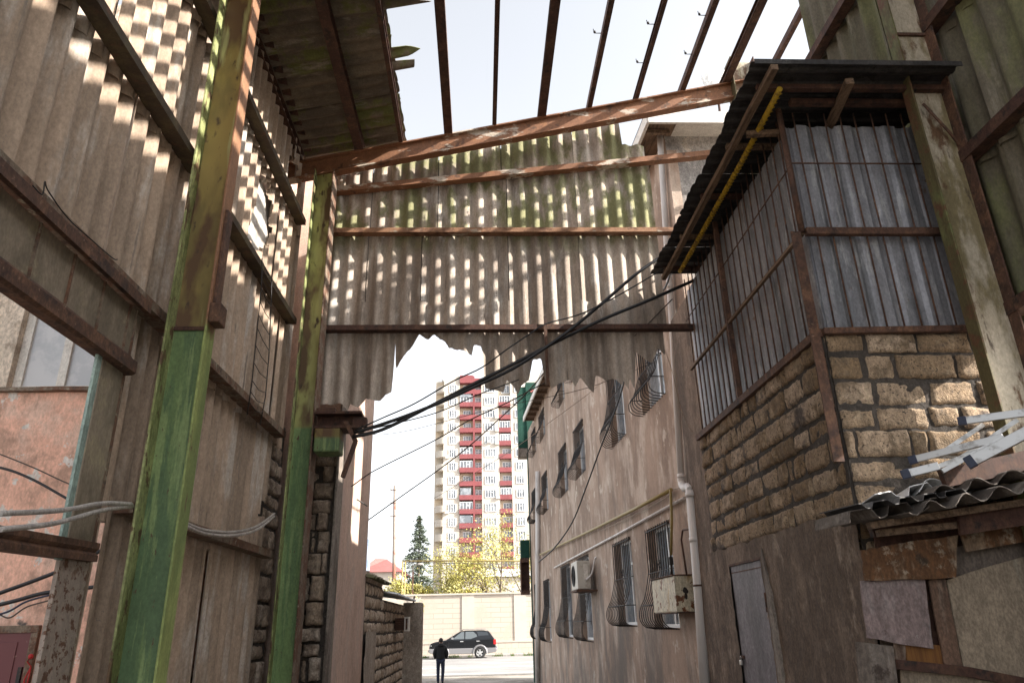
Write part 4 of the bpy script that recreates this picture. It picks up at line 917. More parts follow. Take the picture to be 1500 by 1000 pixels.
# ================================================================== PINK BUILDING ON THE LEFT
pk=thing('building','salmon pink building with a whitewashed window, seen through the gateway on the left','building',(-4.5,9,-1.6))
PY=6.9; PX=-2.86
wx0=onY(20,520,PY).x; wx1=-3.3; wz0=2.26; wz1=3.75
m=MB(); m.add([(-9,PY,-1.6),(PX,PY,-1.6),(PX,PY,wz0-.02),(-9,PY,wz0-.02)],[(0,1,2,3)])
m.add([(PX,PY,-1.6),(PX,12.4,-1.6),(PX,12.4,2.7),(PX,PY,2.7)],[(0,1,2,3)]); m.obj('wall',mt['pink'],pk)
m=MB(); m.add([(-9,PY,wz0-.02),(wx0,PY,wz0-.02),(wx0,PY,7.2),(-9,PY,7.2)],[(0,1,2,3)]).add([(wx0,PY,wz1),(wx1,PY,wz1),(wx1,PY,7.2),(wx0,PY,7.2)],[(0,1,2,3)]).add([(wx1,PY,wz0-.02),(PX,PY,wz0-.02),(PX,PY,7.2),(wx1,PY,7.2)],[(0,1,2,3)])
m.obj('upper_wall',mt['beige'],pk)
MB().add([(PX,PY,2.7),(PX,12.4,2.7),(PX,12.4,7.2),(PX,PY,7.2)],[(0,1,2,3)]).obj('upper_side_wall',mt['pinkside'],pk)
m=MB(); bed(m,(-2.60,0,0),(0,1,0),(1,0,0),PY+.05,8.65,2.75,5.0,0,.06,.015); m.box(PX+.01,-2.63,PY+.05,8.65,2.75,5.0); m.obj('plaster_wall',mt['plasterw'],pk)
m=MB(); 
for a,b in (((wx0,wz0),(wx0,wz1)),((wx1,wz0),(wx1,wz1)),((wx0,wz1),(wx1,wz1))): m.add([(a[0],PY,a[1]),(b[0],PY,b[1]),(b[0],PY+.2,b[1]),(a[0],PY+.2,a[1])],[(0,1,2,3)])
m.obj('reveal',mt['beige'],pk)
m=MB(); w=.085
for a,b in ((wx0,wx0+w),(wx0+.42,wx0+.42+w),(wx1-w,wx1)): m.box(a,b,PY+.08,PY+.14,wz0,wz1)
for a,b in ((wx0+w+.001,wx0+.419),(wx0+.421+w,wx1-w-.001)):
    m.box(a,b,PY+.085,PY+.135,wz0,wz0+.05)
w_=m.obj('window',mt['whitepaint'],pk,bevel=.004)
MB().add([(wx0,PY+.11,wz0),(wx1,PY+.11,wz0),(wx1,PY+.11,wz1),(wx0,PY+.11,wz1)],[(0,1,2,3)]).obj('pane',mt['glassp'],w_)
MB().ext((-9,PY-.02,wz0-.02),(PX,PY-.02,wz0-.02),[(-.03,-.025),(-.03,.02),(.03,.02),(.035,-.02)],seg=30,wob=.006).obj('sill',mt['rustgrey'],pk)
MB().add([(-9,PY,7.2),(PX,PY,7.2),(PX,12.4,7.2),(-9,12.4,7.2)],[(0,1,2,3)]).obj('roof',mt['roofdark'],pk)
SX=-1.88
m=MB(); m.box(PX+.003,SX,9.62,12.4,-1.6,7.1); m.obj('side_wall',mt['pinkside'],pk)
dx1=onY(56,921,PY).x; dzt=onY(30,921,PY).z
d_=MB().box(dx1-.95,dx1-.03,PY-.03,PY-.01,-1.6,dzt-.03).obj('door',mt['burgundy'],pk)
m=MB(); m.box(dx1-.03,dx1+.03,PY-.045,PY-.002,-1.6,dzt-.031); m.box(dx1-.98,dx1+.03,PY-.045,PY-.002,dzt-.03,dzt+.03); m.obj('frame',mt['rustgrey'],d_,bevel=.004)
MB().box(dx1-.87,dx1-.13,PY-.038,PY-.029,-1.5,dzt-.1).obj('panel',mt['burgundy'],d_,bevel=.004)
MB().box(dx1-.075,dx1-.045,PY-.05,PY-.03,dzt-.5,dzt-.3).obj('latch',mt['iron'],d_)
q=onY(47,957,PY-.06)
MB().tube([q,q+V((-.02,-.01,-.06)),q+V((.012,0,-.1)),q+V((-.015,-.01,-.2)),q+V((-.005,0,-.42))],.007,5).tube([q+V((.012,0,-.1)),q+V((.02,-.02,-.28))],.006,5).ball(q+V((0,-.01,-.02)),.022,n=7,m=5).obj('red_string',mt['redstr'],label='red string tied to the burgundy door frame',cat='string')
q=onY(585,0,8)
def wcab(pts,Y,r,label,mat='cableb',cat='cable'):
    P=[onY(x,y,Y+(Y*0)) for x,y in pts]; return MB().tube(smoothpts(P,5),r,6).obj('cable' if cat=='cable' else 'wire',mt[mat],label=label,cat=cat)
wcab([(-30,680),(10,687),(50,703),(100,731),(160,765)],6.5,.012,'black cable sagging across the pink wall in the gateway')
wcab([(-30,655),(0,665),(50,685),(105,710),(160,728)],6.55,.006,'thin dark wire above the black cable on the pink wall','wire','wire')
wcab([(-30,880),(0,868),(50,850),(105,828),(150,805)],6.3,.016,'upper black cable of the bundle low in the gateway')
wcab([(-30,892),(20,880),(60,869),(95,864),(150,858)],6.25,.016,'lower black cable of the bundle low in the gateway')
wcab([(-30,905),(10,896),(40,880),(85,868)],6.2,.008,'blue wire under the black cables in the gateway','bluecap','wire')
wcab([(0,900),(15,904),(40,888),(80,876),(110,858)],6.22,.006,'loose thin dark wire under the black cables in the gateway','wire','wire')
# ---- broken masonry pier behind the farther column --------------------------------
pr_=thing('stone_pier','rough broken stone pier beside the farther green column, under the crane bracket','pier',(-2.1,9.4,-1.6))
m=MB(); zz=[-1.6]
while zz[-1]<2.25: zz.append(zz[-1]+R.choice((.17,.21,.24,.27,.31)))
rr_=random.Random(12)
for z0,z1 in zip(zz,zz[1:]):
    o=rr_.uniform(-.03,.05); sp=-2.09+rr_.uniform(-.08,.08); xr_=-1.86+rr_.uniform(-.07,.03)
    masonry(m,None,(0,9.34-rr_.uniform(0,.03),0),(1,0,0),(0,-1,0),(-2.43,sp-.02),[z0,z1],bl=.9,seed=int(z0*100)+900,joint=.02,rough=.02,jit=.012)
    masonry(m,None,(0,9.25-o,0),(1,0,0),(0,-1,0),(sp,xr_),[z0+rr_.uniform(-.01,.02),z1+rr_.uniform(-.02,.01)],bl=.9,seed=int(z0*100)+500,joint=.012,rough=.035,depth=.3,jit=.03)
m.obj('blocks',mt['stonegrey'],pr_)
m=MB(); masonry(m,None,(-2.53,0,0),(0,1,0),(1,0,0),(8.68,9.3),zz[:-1],bl=.42,seed=31,joint=.03,rough=.02)
m.obj('side_blocks',mt['stonegrey'],pr_)
m=MB(); m.box(-2.9,-2.56,8.66,9.33,-1.6,zz[-1]); bed(m,(0,9.345,0),(1,0,0),(0,-1,0),-2.45,-1.84,-1.6,zz[-1],.0,.05,.03); m.obj('mortar',mt['mortar'],pr_)
MB().box(-2.45,-1.845,9.43,9.60,-1.6,zz[-1]).obj('core',mt['mortar'],pr_)
MB().box(-1.838,-1.815,9.22,9.61,-1.6,zz[-1]+.3).obj('mortar_edge',mt['concrete'],pr_)
# ---- low stone buildings along the alley ---------------------------------------------
lb=thing('stone_outbuilding','low stone outbuilding with sagging sheet roof beside the pink wall in the alley','building',(-3,13.5,-1.8))
LX=-1.86
zt_=onX(531,848,LX).z; yA=12.42; yB=onX(561,882,LX).y
m=MB(); cs2=[-2.1+.2*i for i in range(int((zt_+2.1)/.2)+2)]
masonry(m,None,(LX,0,0),(0,1,0),(-1,0,0),(yA,yB),cs2,bl=.4,seed=77,stp=.05,poly=lambda u,z:z<zt_+.1 and not(z<-.1 and u<yA+1.1))
for i,p in enumerate(m.v): m.v[i]=V((2*LX-p.x,p.y,p.z))
for i in range(len(m.f)): m.f[i]=list(m.f[i])[::-1]
m.obj('stone_wall',mt['stonepale'],lb)
MB().box(LX-5,LX-.02,yA,yB,-2.3,zt_).obj('core_wall',mt['mortar'],lb)
m=MB(); bed(m,(LX+.02,0,0),(0,-1,0),(1,0,0),-(yA+1.25),-yA,-2.2,-.05,0,.08,.012); m.obj('plaster',mt['concpale'],lb)
MB().corr((LX+.10,0,zt_+.05),(0,1,0),V((-1,0,.12)).normalized(),V((.12,0,1)).normalized(),yA-.1,yB+.3,4,lambda u:.05*noise.noise(V((u*5,0,0))),pitch=.2,off=.02).obj('roof_sheet',mt['asb_dark'],lb)
l2=thing('stone_outbuilding','second low stone outbuilding, pale tin roofed, next to the concrete gate pier','building',(-3,17,-2))
yC=18.7; zt2=onX(590,882,LX).z
m=MB(); cs3=[-2.3+.2*i for i in range(int((zt2+2.3)/.2)+1)]
masonry(m,None,(LX,0,0),(0,1,0),(-1,0,0),(yB+.02,yC),cs3,bl=.4,seed=78,stp=.06)
for i,p in enumerate(m.v): m.v[i]=V((2*LX-p.x,p.y,p.z))
for i in range(len(m.f)): m.f[i]=list(m.f[i])[::-1]
m.obj('stone_wall',mt['stonepale'],l2)
MB().box(LX-5,LX-.02,yB+.002,yC,-2.3,cs3[-1]).obj('core_wall',mt['mortar'],l2)
MB().corr((LX+.25,0,cs3[-1]+.08),(0,1,0),V((-1,0,.16)).normalized(),V((.16,0,1)).normalized(),yB+.1,yC+.2,4,0,pitch=.15,amp=.02,off=.02).obj('roof_sheet',mt['tin'],l2)
gpz=onX(604,882,-1.65).z
gp_=thing('gate_pier','rough grey concrete gate pier at the mouth of the alley on the left','pier',(-1.65,18.9,-2.2))
m=MB(); bed(m,(0,18.78,0),(1,0,0),(0,-1,0),LX-.04,-1.45,-2.3,18.78*gpz/ (onX(604,882,-1.65).y),0,.08,.02); zg=18.78*gpz/(onX(604,882,-1.65).y)
m.obj('rough_face',mt['concpale'],gp_)
MB().box(LX-.04,-1.45,18.81,19.3,-2.3,zg).obj('shaft',mt['concpale'],gp_,bevel=.02)
MB().tube([(-1.68,19,zg),(-1.66,19,zg+.16)],.02,6).obj('bolt',mt['rustdark'],gp_)
wb=thing('window_air_conditioner','small brown louvred air conditioner box in a white frame on the low stone wall','air conditioner',onX(583,913,LX+.2))
a=onX(576,922,LX);yy=a.y
za=onX(576,923,LX+.1).z;zb2=onX(576,904,LX+.1).z
MB().box(LX+.03,LX+.30,yy,yy+.6,za,zb2).obj('casing',mt['rust'],wb)
m=MB()
for i in range(6): 
    z=za+.03+(zb2-za-.06)*i/5; m.box(LX+.04,LX+.22,yy-.015,yy-.002,z-.008,z+.008)
m.obj('louvres',mt['rustdark'],wb)
m=MB(); m.box(LX+.23,LX+.255,yy-.03,yy-.002,za-.02,zb2+.02).box(LX+.30,LX+.33,yy-.03,yy+.2,za-.02,zb2+.02).box(LX+.256,LX+.299,yy-.03,yy-.002,zb2-.01,zb2+.02).box(LX+.256,LX+.299,yy-.03,yy-.002,za-.02,za+.01); m.obj('frame',mt['whitepaint'],wb)
# ================================================================== CABLES ACROSS THE ALLEY
def cab(pts,Ys,r,label,mat,cat='cable',n=8,sm=5):
    k=len(pts); P=[onY(x,y,Ys[0]+(Ys[1]-Ys[0])*i/(k-1)) for i,(x,y) in enumerate(pts)]
    return MB().tube(smoothpts(P,sm),r,n).obj(cat,mt[mat],label=label,cat=cat)
cab([(518,634),(560,621),(600,607),(650,587),(700,564),(745,543),(780,522),(830,487),(880,446),(935,399),(990,362)],(8.42,8.5),.022,'thick black cable from the crane bracket to the annex eave, upper of the heavy pair','cableb')
cab([(516,640),(560,629),(620,600),(680,569),(740,539),(800,508),(880,469),(950,440),(1018,410)],(8.40,8.6),.022,'thick black cable from the crane bracket to the cage, lower of the heavy pair','cableb')
cab([(520,630),(560,612),(607,591),(664,558),(706,538),(742,512),(776,489),(800,474),(850,460),(905,433),(975,392)],(8.36,8.45),.009,'thin black cable looping above the heavy cable pair','cableb')
cab([(520,633),(570,622),(640,604),(700,578),(760,556)],(8.5,8.6),.007,'thin black cable running beside the heavy cable pair near the crane bracket','cableb')
cab([(985,385),(975,420),(950,455),(930,505),(918,545),(905,590),(880,655),(858,715),(838,765),(812,802),(790,822)],(8.6,19),.016,'black cable dropping in front of the tan building','cableb')
cab([(515,712),(540,694),(560,683),(586,670),(638,644),(690,614),(742,590),(799,560),(870,527),(925,496),(985,438)],(10,8.85),.008,'brown wire rising from the pink wall to the right, with small knots','wire','wire')
cab([(537,763),(583,730),(638,691),(685,655),(726,618),(768,579),(799,543),(825,510)],(13,11),.010,'dark wire rising steeply in front of the apartment tower','wire','wire')
cab([(525,634),(560,636),(600,630),(640,620),(700,604),(760,590),(860,568),(960,530)],(9.2,9.4),.004,'hair thin grey wire sagging below the heavy cables','wire','wire')
cab([(600,742),(640,727),(700,690),(760,652),(800,622),(860,578),(895,548)],(20,12),.006,'thin tan wire crossing in front of the tower towards the tan building','wiret','wire')
cab([(880,530),(905,520),(932,503),(950,492),(968,500),(985,545),(998,600),(1018,640)],(9.0,9.6),.004,'thin tan wire looping at the right of the torn sheets','wiret','wire')
cab([(975,405),(990,398),(1010,372),(1012,355)],(8.9,9.2),.006,'short black wire hooked from the cage corner to the wall','cableb','wire')
for x,y in ((586,669),(564,682)):
    pass
cab([(497,700),(513,706),(516,716),(514,724),(538,741)],(10.6,11.2),.010,'kinked black wire bracketed to the pink side wall','cableb','wire')
# ================================================================== GROUND, STREET
def gz(y):
    if y<10: return -1.6
    if y<28: return -1.6-.55*(y-10)/18
    return -2.15
m=MB(); ys=[-60,-5,2,6,10,12,14,16,18,20,22,24,26,28,36,60,90,150,400,1500]; xs=[-1500,-300,-80,-20,-8,-3,0,3,8,20,80,300,1500]
m.add([(x,y,gz(y)) for y in ys for x in xs],[(j*len(xs)+i,j*len(xs)+i+1,(j+1)*len(xs)+i+1,(j+1)*len(xs)+i) for j in range(len(ys)-1) for i in range(len(xs)-1)])
m.obj('ground',mt['ground'],kind='structure')
MB().box(-120,120,36.5,56.9,-2.149,-2.10).obj('road',mt['asphalt'],kind='structure')
MB().box(-120,120,56.95,58.4,-2.149,-1.98).obj('pavement',mt['pave'],kind='structure')
m=MB()
m.box(-120,120,42.9,43.15,-2.099,-2.094); m.box(-120,120,37.4,37.55,-2.099,-2.094)
for i in range(-12,13): m.box(i*9.,i*9.+5,47.2,47.35,-2.099,-2.094)
m.obj('road_marking',mt['marking'],kind='structure')
# ================================================================== CLAD WALL ACROSS THE STREET
WY=58.4
wz=onY(690,868,WY).z
fw=thing('boundary_wall','long cream stone clad boundary wall behind the parked car','wall',(0,WY,-2.1))
MB().box(-40,40,WY,WY+.35,-1.2,wz-.12).obj('wall_face',mt['tilewall'],fw)
MB().box(-40,40,WY-.10,WY+.36,-2.15,-1.2).obj('plinth',M('cream_plinth_cladding',(.46,.395,.33),.7,brick=((.33,.27,.22),.5,4,.012,0)),fw)
MB().box(-40,40,WY-.14,WY+.37,-1.199,-1.10).obj('plinth_cap',mt['tilewallp'],fw)
MB().box(-40,40,WY-.12,WY+.45,wz-.119,wz).obj('coping',mt['tilewallp'],fw)
for px_ in (615,694,771):
    x=onY(px_,920,WY).x
    for w in (0,):
        MB().box(x-.9,x+.02,WY-.055,WY-.002,-1.098,wz-.121).obj('pilaster',mt['tilewallp'],fw)
for x in (onY(694,920,WY).x-6.4,onY(694,920,WY).x+9.5): MB().box(x-.5,x+.5,WY-.055,WY-.002,-1.098,wz-.121).obj('pilaster',mt['tilewallp'],fw)
# weeds at the foot of the wall
m=MB()
for i in range(420):
    x=R.uniform(-6,4.2); 
    if noise.noise(V((x*1.3,0,4)))<-.05: continue
    b=V((x,56.88+R.uniform(-.1,.05),-2.1)); h=R.uniform(.08,.28); d=V((R.uniform(-.12,.12),R.uniform(-.1,.1),h))
    m.add([b+V((-.03,0,0)),b+V((.03,0,0)),b+d],[(0,1,2)])
m.obj('weeds',mt['weed'],kind='stuff',label='weeds along the foot of the cream wall',cat='weeds')
# ================================================================== CAR
cy=55.3; gzc=-2.10
sc=(onY(728,945,cy-.9).x-onY(628,945,cy-.9).x)/4.68
cx=onY(628,945,cy-.9).x
car=thing('parked_car','black off-road car with silver lower cladding parked facing left by the cream wall','car',(cx+2.3,cy,gzc))
def cpf(pts): return [(cx+a*sc,b*sc) for a,b in pts]
def slab(pts,y0,y1,name,mat,parent,bevel=0,seg=3):
    P=cpf(pts); m=MB(); m.prism([(x,y0,gzc+z) for x,z in P],(0,y1-y0,0)); return m.obj(name,mat,parent,bevel=bevel,bseg=seg)
HW=.92
body=[(.05,.62),(.02,.72),(.10,.98),(.35,1.07),(1.18,1.20),(4.50,1.26),(4.58,1.1),(4.60,.62)]
b_=slab(body,cy-HW,cy+HW,'body',mt['carblack'],car,.07)
low=[(.04,.40),(-.0,.50),(.03,.66),(4.63,.66),(4.68,.52),(4.60,.38),(4.1,.30),(.5,.30)]
slab(low,cy-HW-.012,cy+HW+.012,'cladding',mt['cargrey'],car,.04)
# cabin: roof narrower than the waist
def loft(bot,top,y0,y1,t0,t1):
    A=cpf(bot);B=cpf(top); m=MB(); n=len(A)
    P=[V((x,y0,gzc+z)) for x,z in A]
    return P
bp=[(1.12,1.19),(4.48,1.24)]; tp=[(2.15,1.74),(2.5,1.79),(3.7,1.79),(4.12,1.72)]
m=MB(); 
def ring(y,ins):
    P=[(1.12,1.17,0),(4.50,1.22,0),(4.14,1.70,ins),(3.75,1.78,ins),(2.5,1.78,ins),(2.12,1.72,ins)]
    return [V((cx+a*sc,y+(i if y<cy else -i),gzc+z*sc)) for a,z,i in P]
A=ring(cy-HW+.06,.17);B=ring(cy+HW-.06,.17); n=len(A)
m.add(A+B,[tuple(range(n)),tuple(range(2*n-1,n-1,-1))]+[(i,n+i,n+(i+1)%n,(i+1)%n) for i in range(n)])
m.obj('cabin',mt['carblack'],car,bevel=.04)
def sidewin(pts,name,mat):
    for s in (-1,1):
        P=[]
        for a,z in pts:
            f=(z-1.17)/(1.75-1.17); P.append(V((cx+a*sc,cy+s*(HW-.06-.17*f+.006),gzc+z*sc)))
        m=MB().prism(P,(0,-s*.003,0)); m.obj(name,mat,car)
sidewin([(1.62,1.24),(2.42,1.24),(2.42,1.70),(2.22,1.68)],'side_window',mt['carglassl'])
sidewin([(2.50,1.24),(3.36,1.24),(3.28,1.50),(3.05,1.70),(2.52,1.71)],'side_window',mt['carglassl'])
sidewin([(3.48,1.26),(4.22,1.27),(4.02,1.66),(3.3,1.71)],'side_window',mt['carglass'])
P=[V((cx+1.2*sc,cy-.75,gzc+1.21*sc)),V((cx+1.2*sc,cy+.75,gzc+1.21*sc)),V((cx+2.05*sc,cy+.62,gzc+1.68*sc)),V((cx+2.05*sc,cy-.62,gzc+1.68*sc))]
MB().prism([p+V((-.02,0,.03)) for p in P],(.01,0,.0)).obj('windscreen',mt['carglass'],car)
MB().prism([V((cx+4.505*sc,cy-.7,gzc+1.28*sc)),V((cx+4.505*sc,cy+.7,gzc+1.28*sc)),V((cx+4.2*sc,cy+.6,gzc+1.68*sc)),V((cx+4.2*sc,cy-.6,gzc+1.68*sc))],(-.01,0,0)).obj('rear_window',mt['carglass'],car)
for s in (-1,1):
    m=MB().tube([V((cx+a*sc,cy+s*.62,gzc+z*sc)) for a,z in ((2.2,1.76),(2.35,1.85),(3.9,1.85),(4.05,1.75))],.025,6); m.obj('roof_rail',mt['cargrey'],car)
    for wx in (.88,3.51):
        yw=cy+s*(HW-.05); c=V((cx+wx*sc,yw,gzc+.36)); 
        w=MB()
        pr=[(.23,-.11),(.34,-.11),(.365,-.08),(.365,.08),(.34,.11),(.23,.11)]; P=[];F=[];k=len(pr);nn=28
        for t in range(nn):
            for r_,a in pr: P.append(c+V((r_*math.cos(2*PI*t/nn),a,r_*math.sin(2*PI*t/nn))))
        for t in range(nn):
            for i in range(k): F.append((t*k+i,t*k+(i+1)%k,((t+1)%nn)*k+(i+1)%k,((t+1)%nn)*k+i))
        w.add(P,F,True); wo=w.obj('wheel',mt['tyre'],car)
        m=MB(); ys_=yw+s*.085
        for t in range(5):
            an_=2*PI*t/5+.3; d=V((math.cos(an_),0,math.sin(an_))); m.beam(c+V((0,s*.09,0))+d*.03,c+V((0,s*.075,0))+d*.235,.10,.025,(0,1,0))
        m.tube([c+V((0,s*.05,0)),c+V((0,s*.105,0))],.06,12)
        m.tube([c+V((.235*math.cos(t*PI/12),s*.07,.235*math.sin(t*PI/12))) for t in range(25)],.022,6)
        m.obj('rim',mt['rim'],wo)
        m=MB().tube([c+V((0,-s*.02,0)),c+V((0,s*.03,0))],.23,20); m.obj('brake_disc',mt['iron'],wo)
        # arch
        P=[];F=[]
        for t in range(13):
            an_=PI*(t/12)*1.12-.19
            for r_,o in ((.405,.0),(.405,.035),(.52,.03),(.53,0)): P.append(V((cx+wx*sc+r_*math.cos(an_),cy+s*(HW+.012+o),gzc+.36+r_*math.sin(an_))))
        for t in range(12):
            for i in range(3): F.append((t*4+i,t*4+i+1,(t+1)*4+i+1,(t+1)*4+i) if s>0 else (t*4+i,(t+1)*4+i,(t+1)*4+i+1,t*4+i+1))
        MB().add(P,F,True).obj('wheel_arch',mt['cargrey'],car)
        MB().tube([V((cx+wx*sc,cy+s*(HW+.014),gzc+.37)),V((cx+wx*sc,cy+s*(HW-.3),gzc+.37))],.40,24).obj('wheel_well',mt['cloth'],car)
    MB().box(cx+4.44*sc,cx+4.62*sc,cy+s*.80-.135,cy+s*.80+.135,gzc+.86*sc,gzc+1.17*sc).obj('tail_light',mt['redlamp'],car,bevel=.02)
    MB().ball((cx+.16*sc,cy+s*.74,gzc+.86),.14,.19,.13).obj('headlight',mt['lamp'],car)
    MB().box(cx+1.52*sc,cx+1.68*sc,cy+s*(HW+.09)-.09,cy+s*(HW+.09)+.09,gzc+1.22*sc,gzc+1.36*sc).obj('mirror',mt['cargrey'],car,bevel=.03)
    for a in (2.15,3.26): MB().box(cx+a*sc,cx+(a+.22)*sc,cy+s*(HW+.02)-.015,cy+s*(HW+.02)+.015,gzc+1.06*sc,gzc+1.12*sc).obj('door_handle',mt['rim'],car,bevel=.01)
    for a in (1.35,2.46,3.40): MB().box(cx+a*sc,cx+(a+.015)*sc,cy+s*(HW+.002)-.002,cy+s*(HW+.002)+.002,gzc+.5*sc,gzc+1.17*sc).obj('door_seam',mt['cloth'],car)
slab([(-.03,.45),(-.05,.52),(-.02,.60),(.05,.60),(.05,.45)],cy-.8,cy+.8,'bumper',mt['cargrey'],car,.03)
slab([(4.6,.46),(4.6,.74),(4.71,.72),(4.73,.6),(4.70,.46)],cy-.85,cy+.85,'bumper',mt['cargrey'],car,.03)
# ================================================================== PERSON
pp=onZ(645,1000,-2.15)
hh=(onY(645,934,pp.y).z-pp.z)        # standing height
ps=thing('person','person in a black hooded jacket and dark jeans walking away towards the street','person',pp)
S=hh/1.75
def skin(name,verts,edges,rad,mat,parent,sub=2):
    me=bpy.data.meshes.new(name); me.from_pydata([V(v)*S for v in verts],edges,[]); o=bpy.data.objects.new(name,me); C.objects.link(o); o.parent=parent
    me.materials.append(mt[mat]); md=o.modifiers.new('Skin','SKIN'); md.use_smooth_shade=True
    for i,r_ in enumerate(rad):
        sv=me.skin_vertices[0].data[i]; rr=r_ if isinstance(r_,tuple) else (r_,r_); sv.radius=(rr[0]*S,rr[1]*S); sv.use_root=(i==0)
    sb=o.modifiers.new('Sub','SUBSURF'); sb.levels=sub; sb.render_levels=sub
    LOC[o.name]=LOC[parent.name]; return o
bv=[(0,0,.95),(0,0,1.15),(0,.01,1.36),(0,.0,1.47),(0,.03,1.56),(0,.05,1.66),(-.17,0,1.41),(-.25,-.02,1.13),(-.20,.10,.96),(.17,0,1.41),(.25,-.02,1.13),(.20,.10,.96),(-.09,0,.90),(-.10,.06,.50),(-.09,-.05,.09),(-.09,.10,.05),(.09,0,.90),(.10,-.02,.49),(.08,-.06,.09),(.09,.08,.05),(0,.03,1.715)]
be=[(0,1),(1,2),(2,3),(3,4),(4,5),(5,20),(2,6),(6,7),(7,8),(2,9),(9,10),(10,11),(0,12),(12,13),(13,14),(14,15),(0,16),(16,17),(17,18),(18,19)]
br=[.13,.125,.13,.06,.075,.095,.065,.05,.038,.065,.05,.038,.085,.06,.042,.035,.085,.06,.042,.035,.05]
skin('body',bv,be,br,'skin',ps)
jv=[(0,0,.86),(0,0,1.0),(0,-.01,1.2),(0,0,1.38),(0,.0,1.47),(-.185,0,1.40),(-.275,-.03,1.14),(-.225,.11,.95),(.185,0,1.40),(.275,-.03,1.14),(.225,.11,.95)]
je=[(0,1),(1,2),(2,3),(3,4),(3,5),(5,6),(6,7),(3,8),(8,9),(9,10)]
jk=skin('jacket',jv,je,[(.19,.15),(.20,.16),(.215,.165),(.185,.14),(.10,.09),.092,.082,.066,.092,.082,.066],'cloth',ps)
skin('hood',[(0,-.10,1.40),(0,-.10,1.48),(0,-.02,1.54)],[(0,1),(1,2)],[(.13,.07),(.15,.09),(.11,.08)],'cloth',jk)
skin('trousers',[(0,0,.93),(-.095,0,.86),(-.105,.06,.50),(-.095,-.04,.05),(.095,0,.86),(.105,-.02,.49),(.085,-.05,.05)],[(0,1),(1,2),(2,3),(0,4),(4,5),(5,6)],[(.155,.13),.105,.078,.066,.105,.078,.066],'denim',ps)
for s_,dy in ((-1,.0),(1,-.01)):
    skin('shoe',[(s_*.09,-.08+dy,.05),(s_*.092,.04+dy,.045),(s_*.095,.16+dy,.035)],[(0,1),(1,2)],[(.055,.055),(.06,.05),(.05,.035)],'shoe',ps,1)
m=MB(); m.ball((pp.x,pp.y+.035*S,pp.z+1.655*S),.098*S,.108*S,.11*S,16,10); m.obj('hair',mt['hair'],ps)
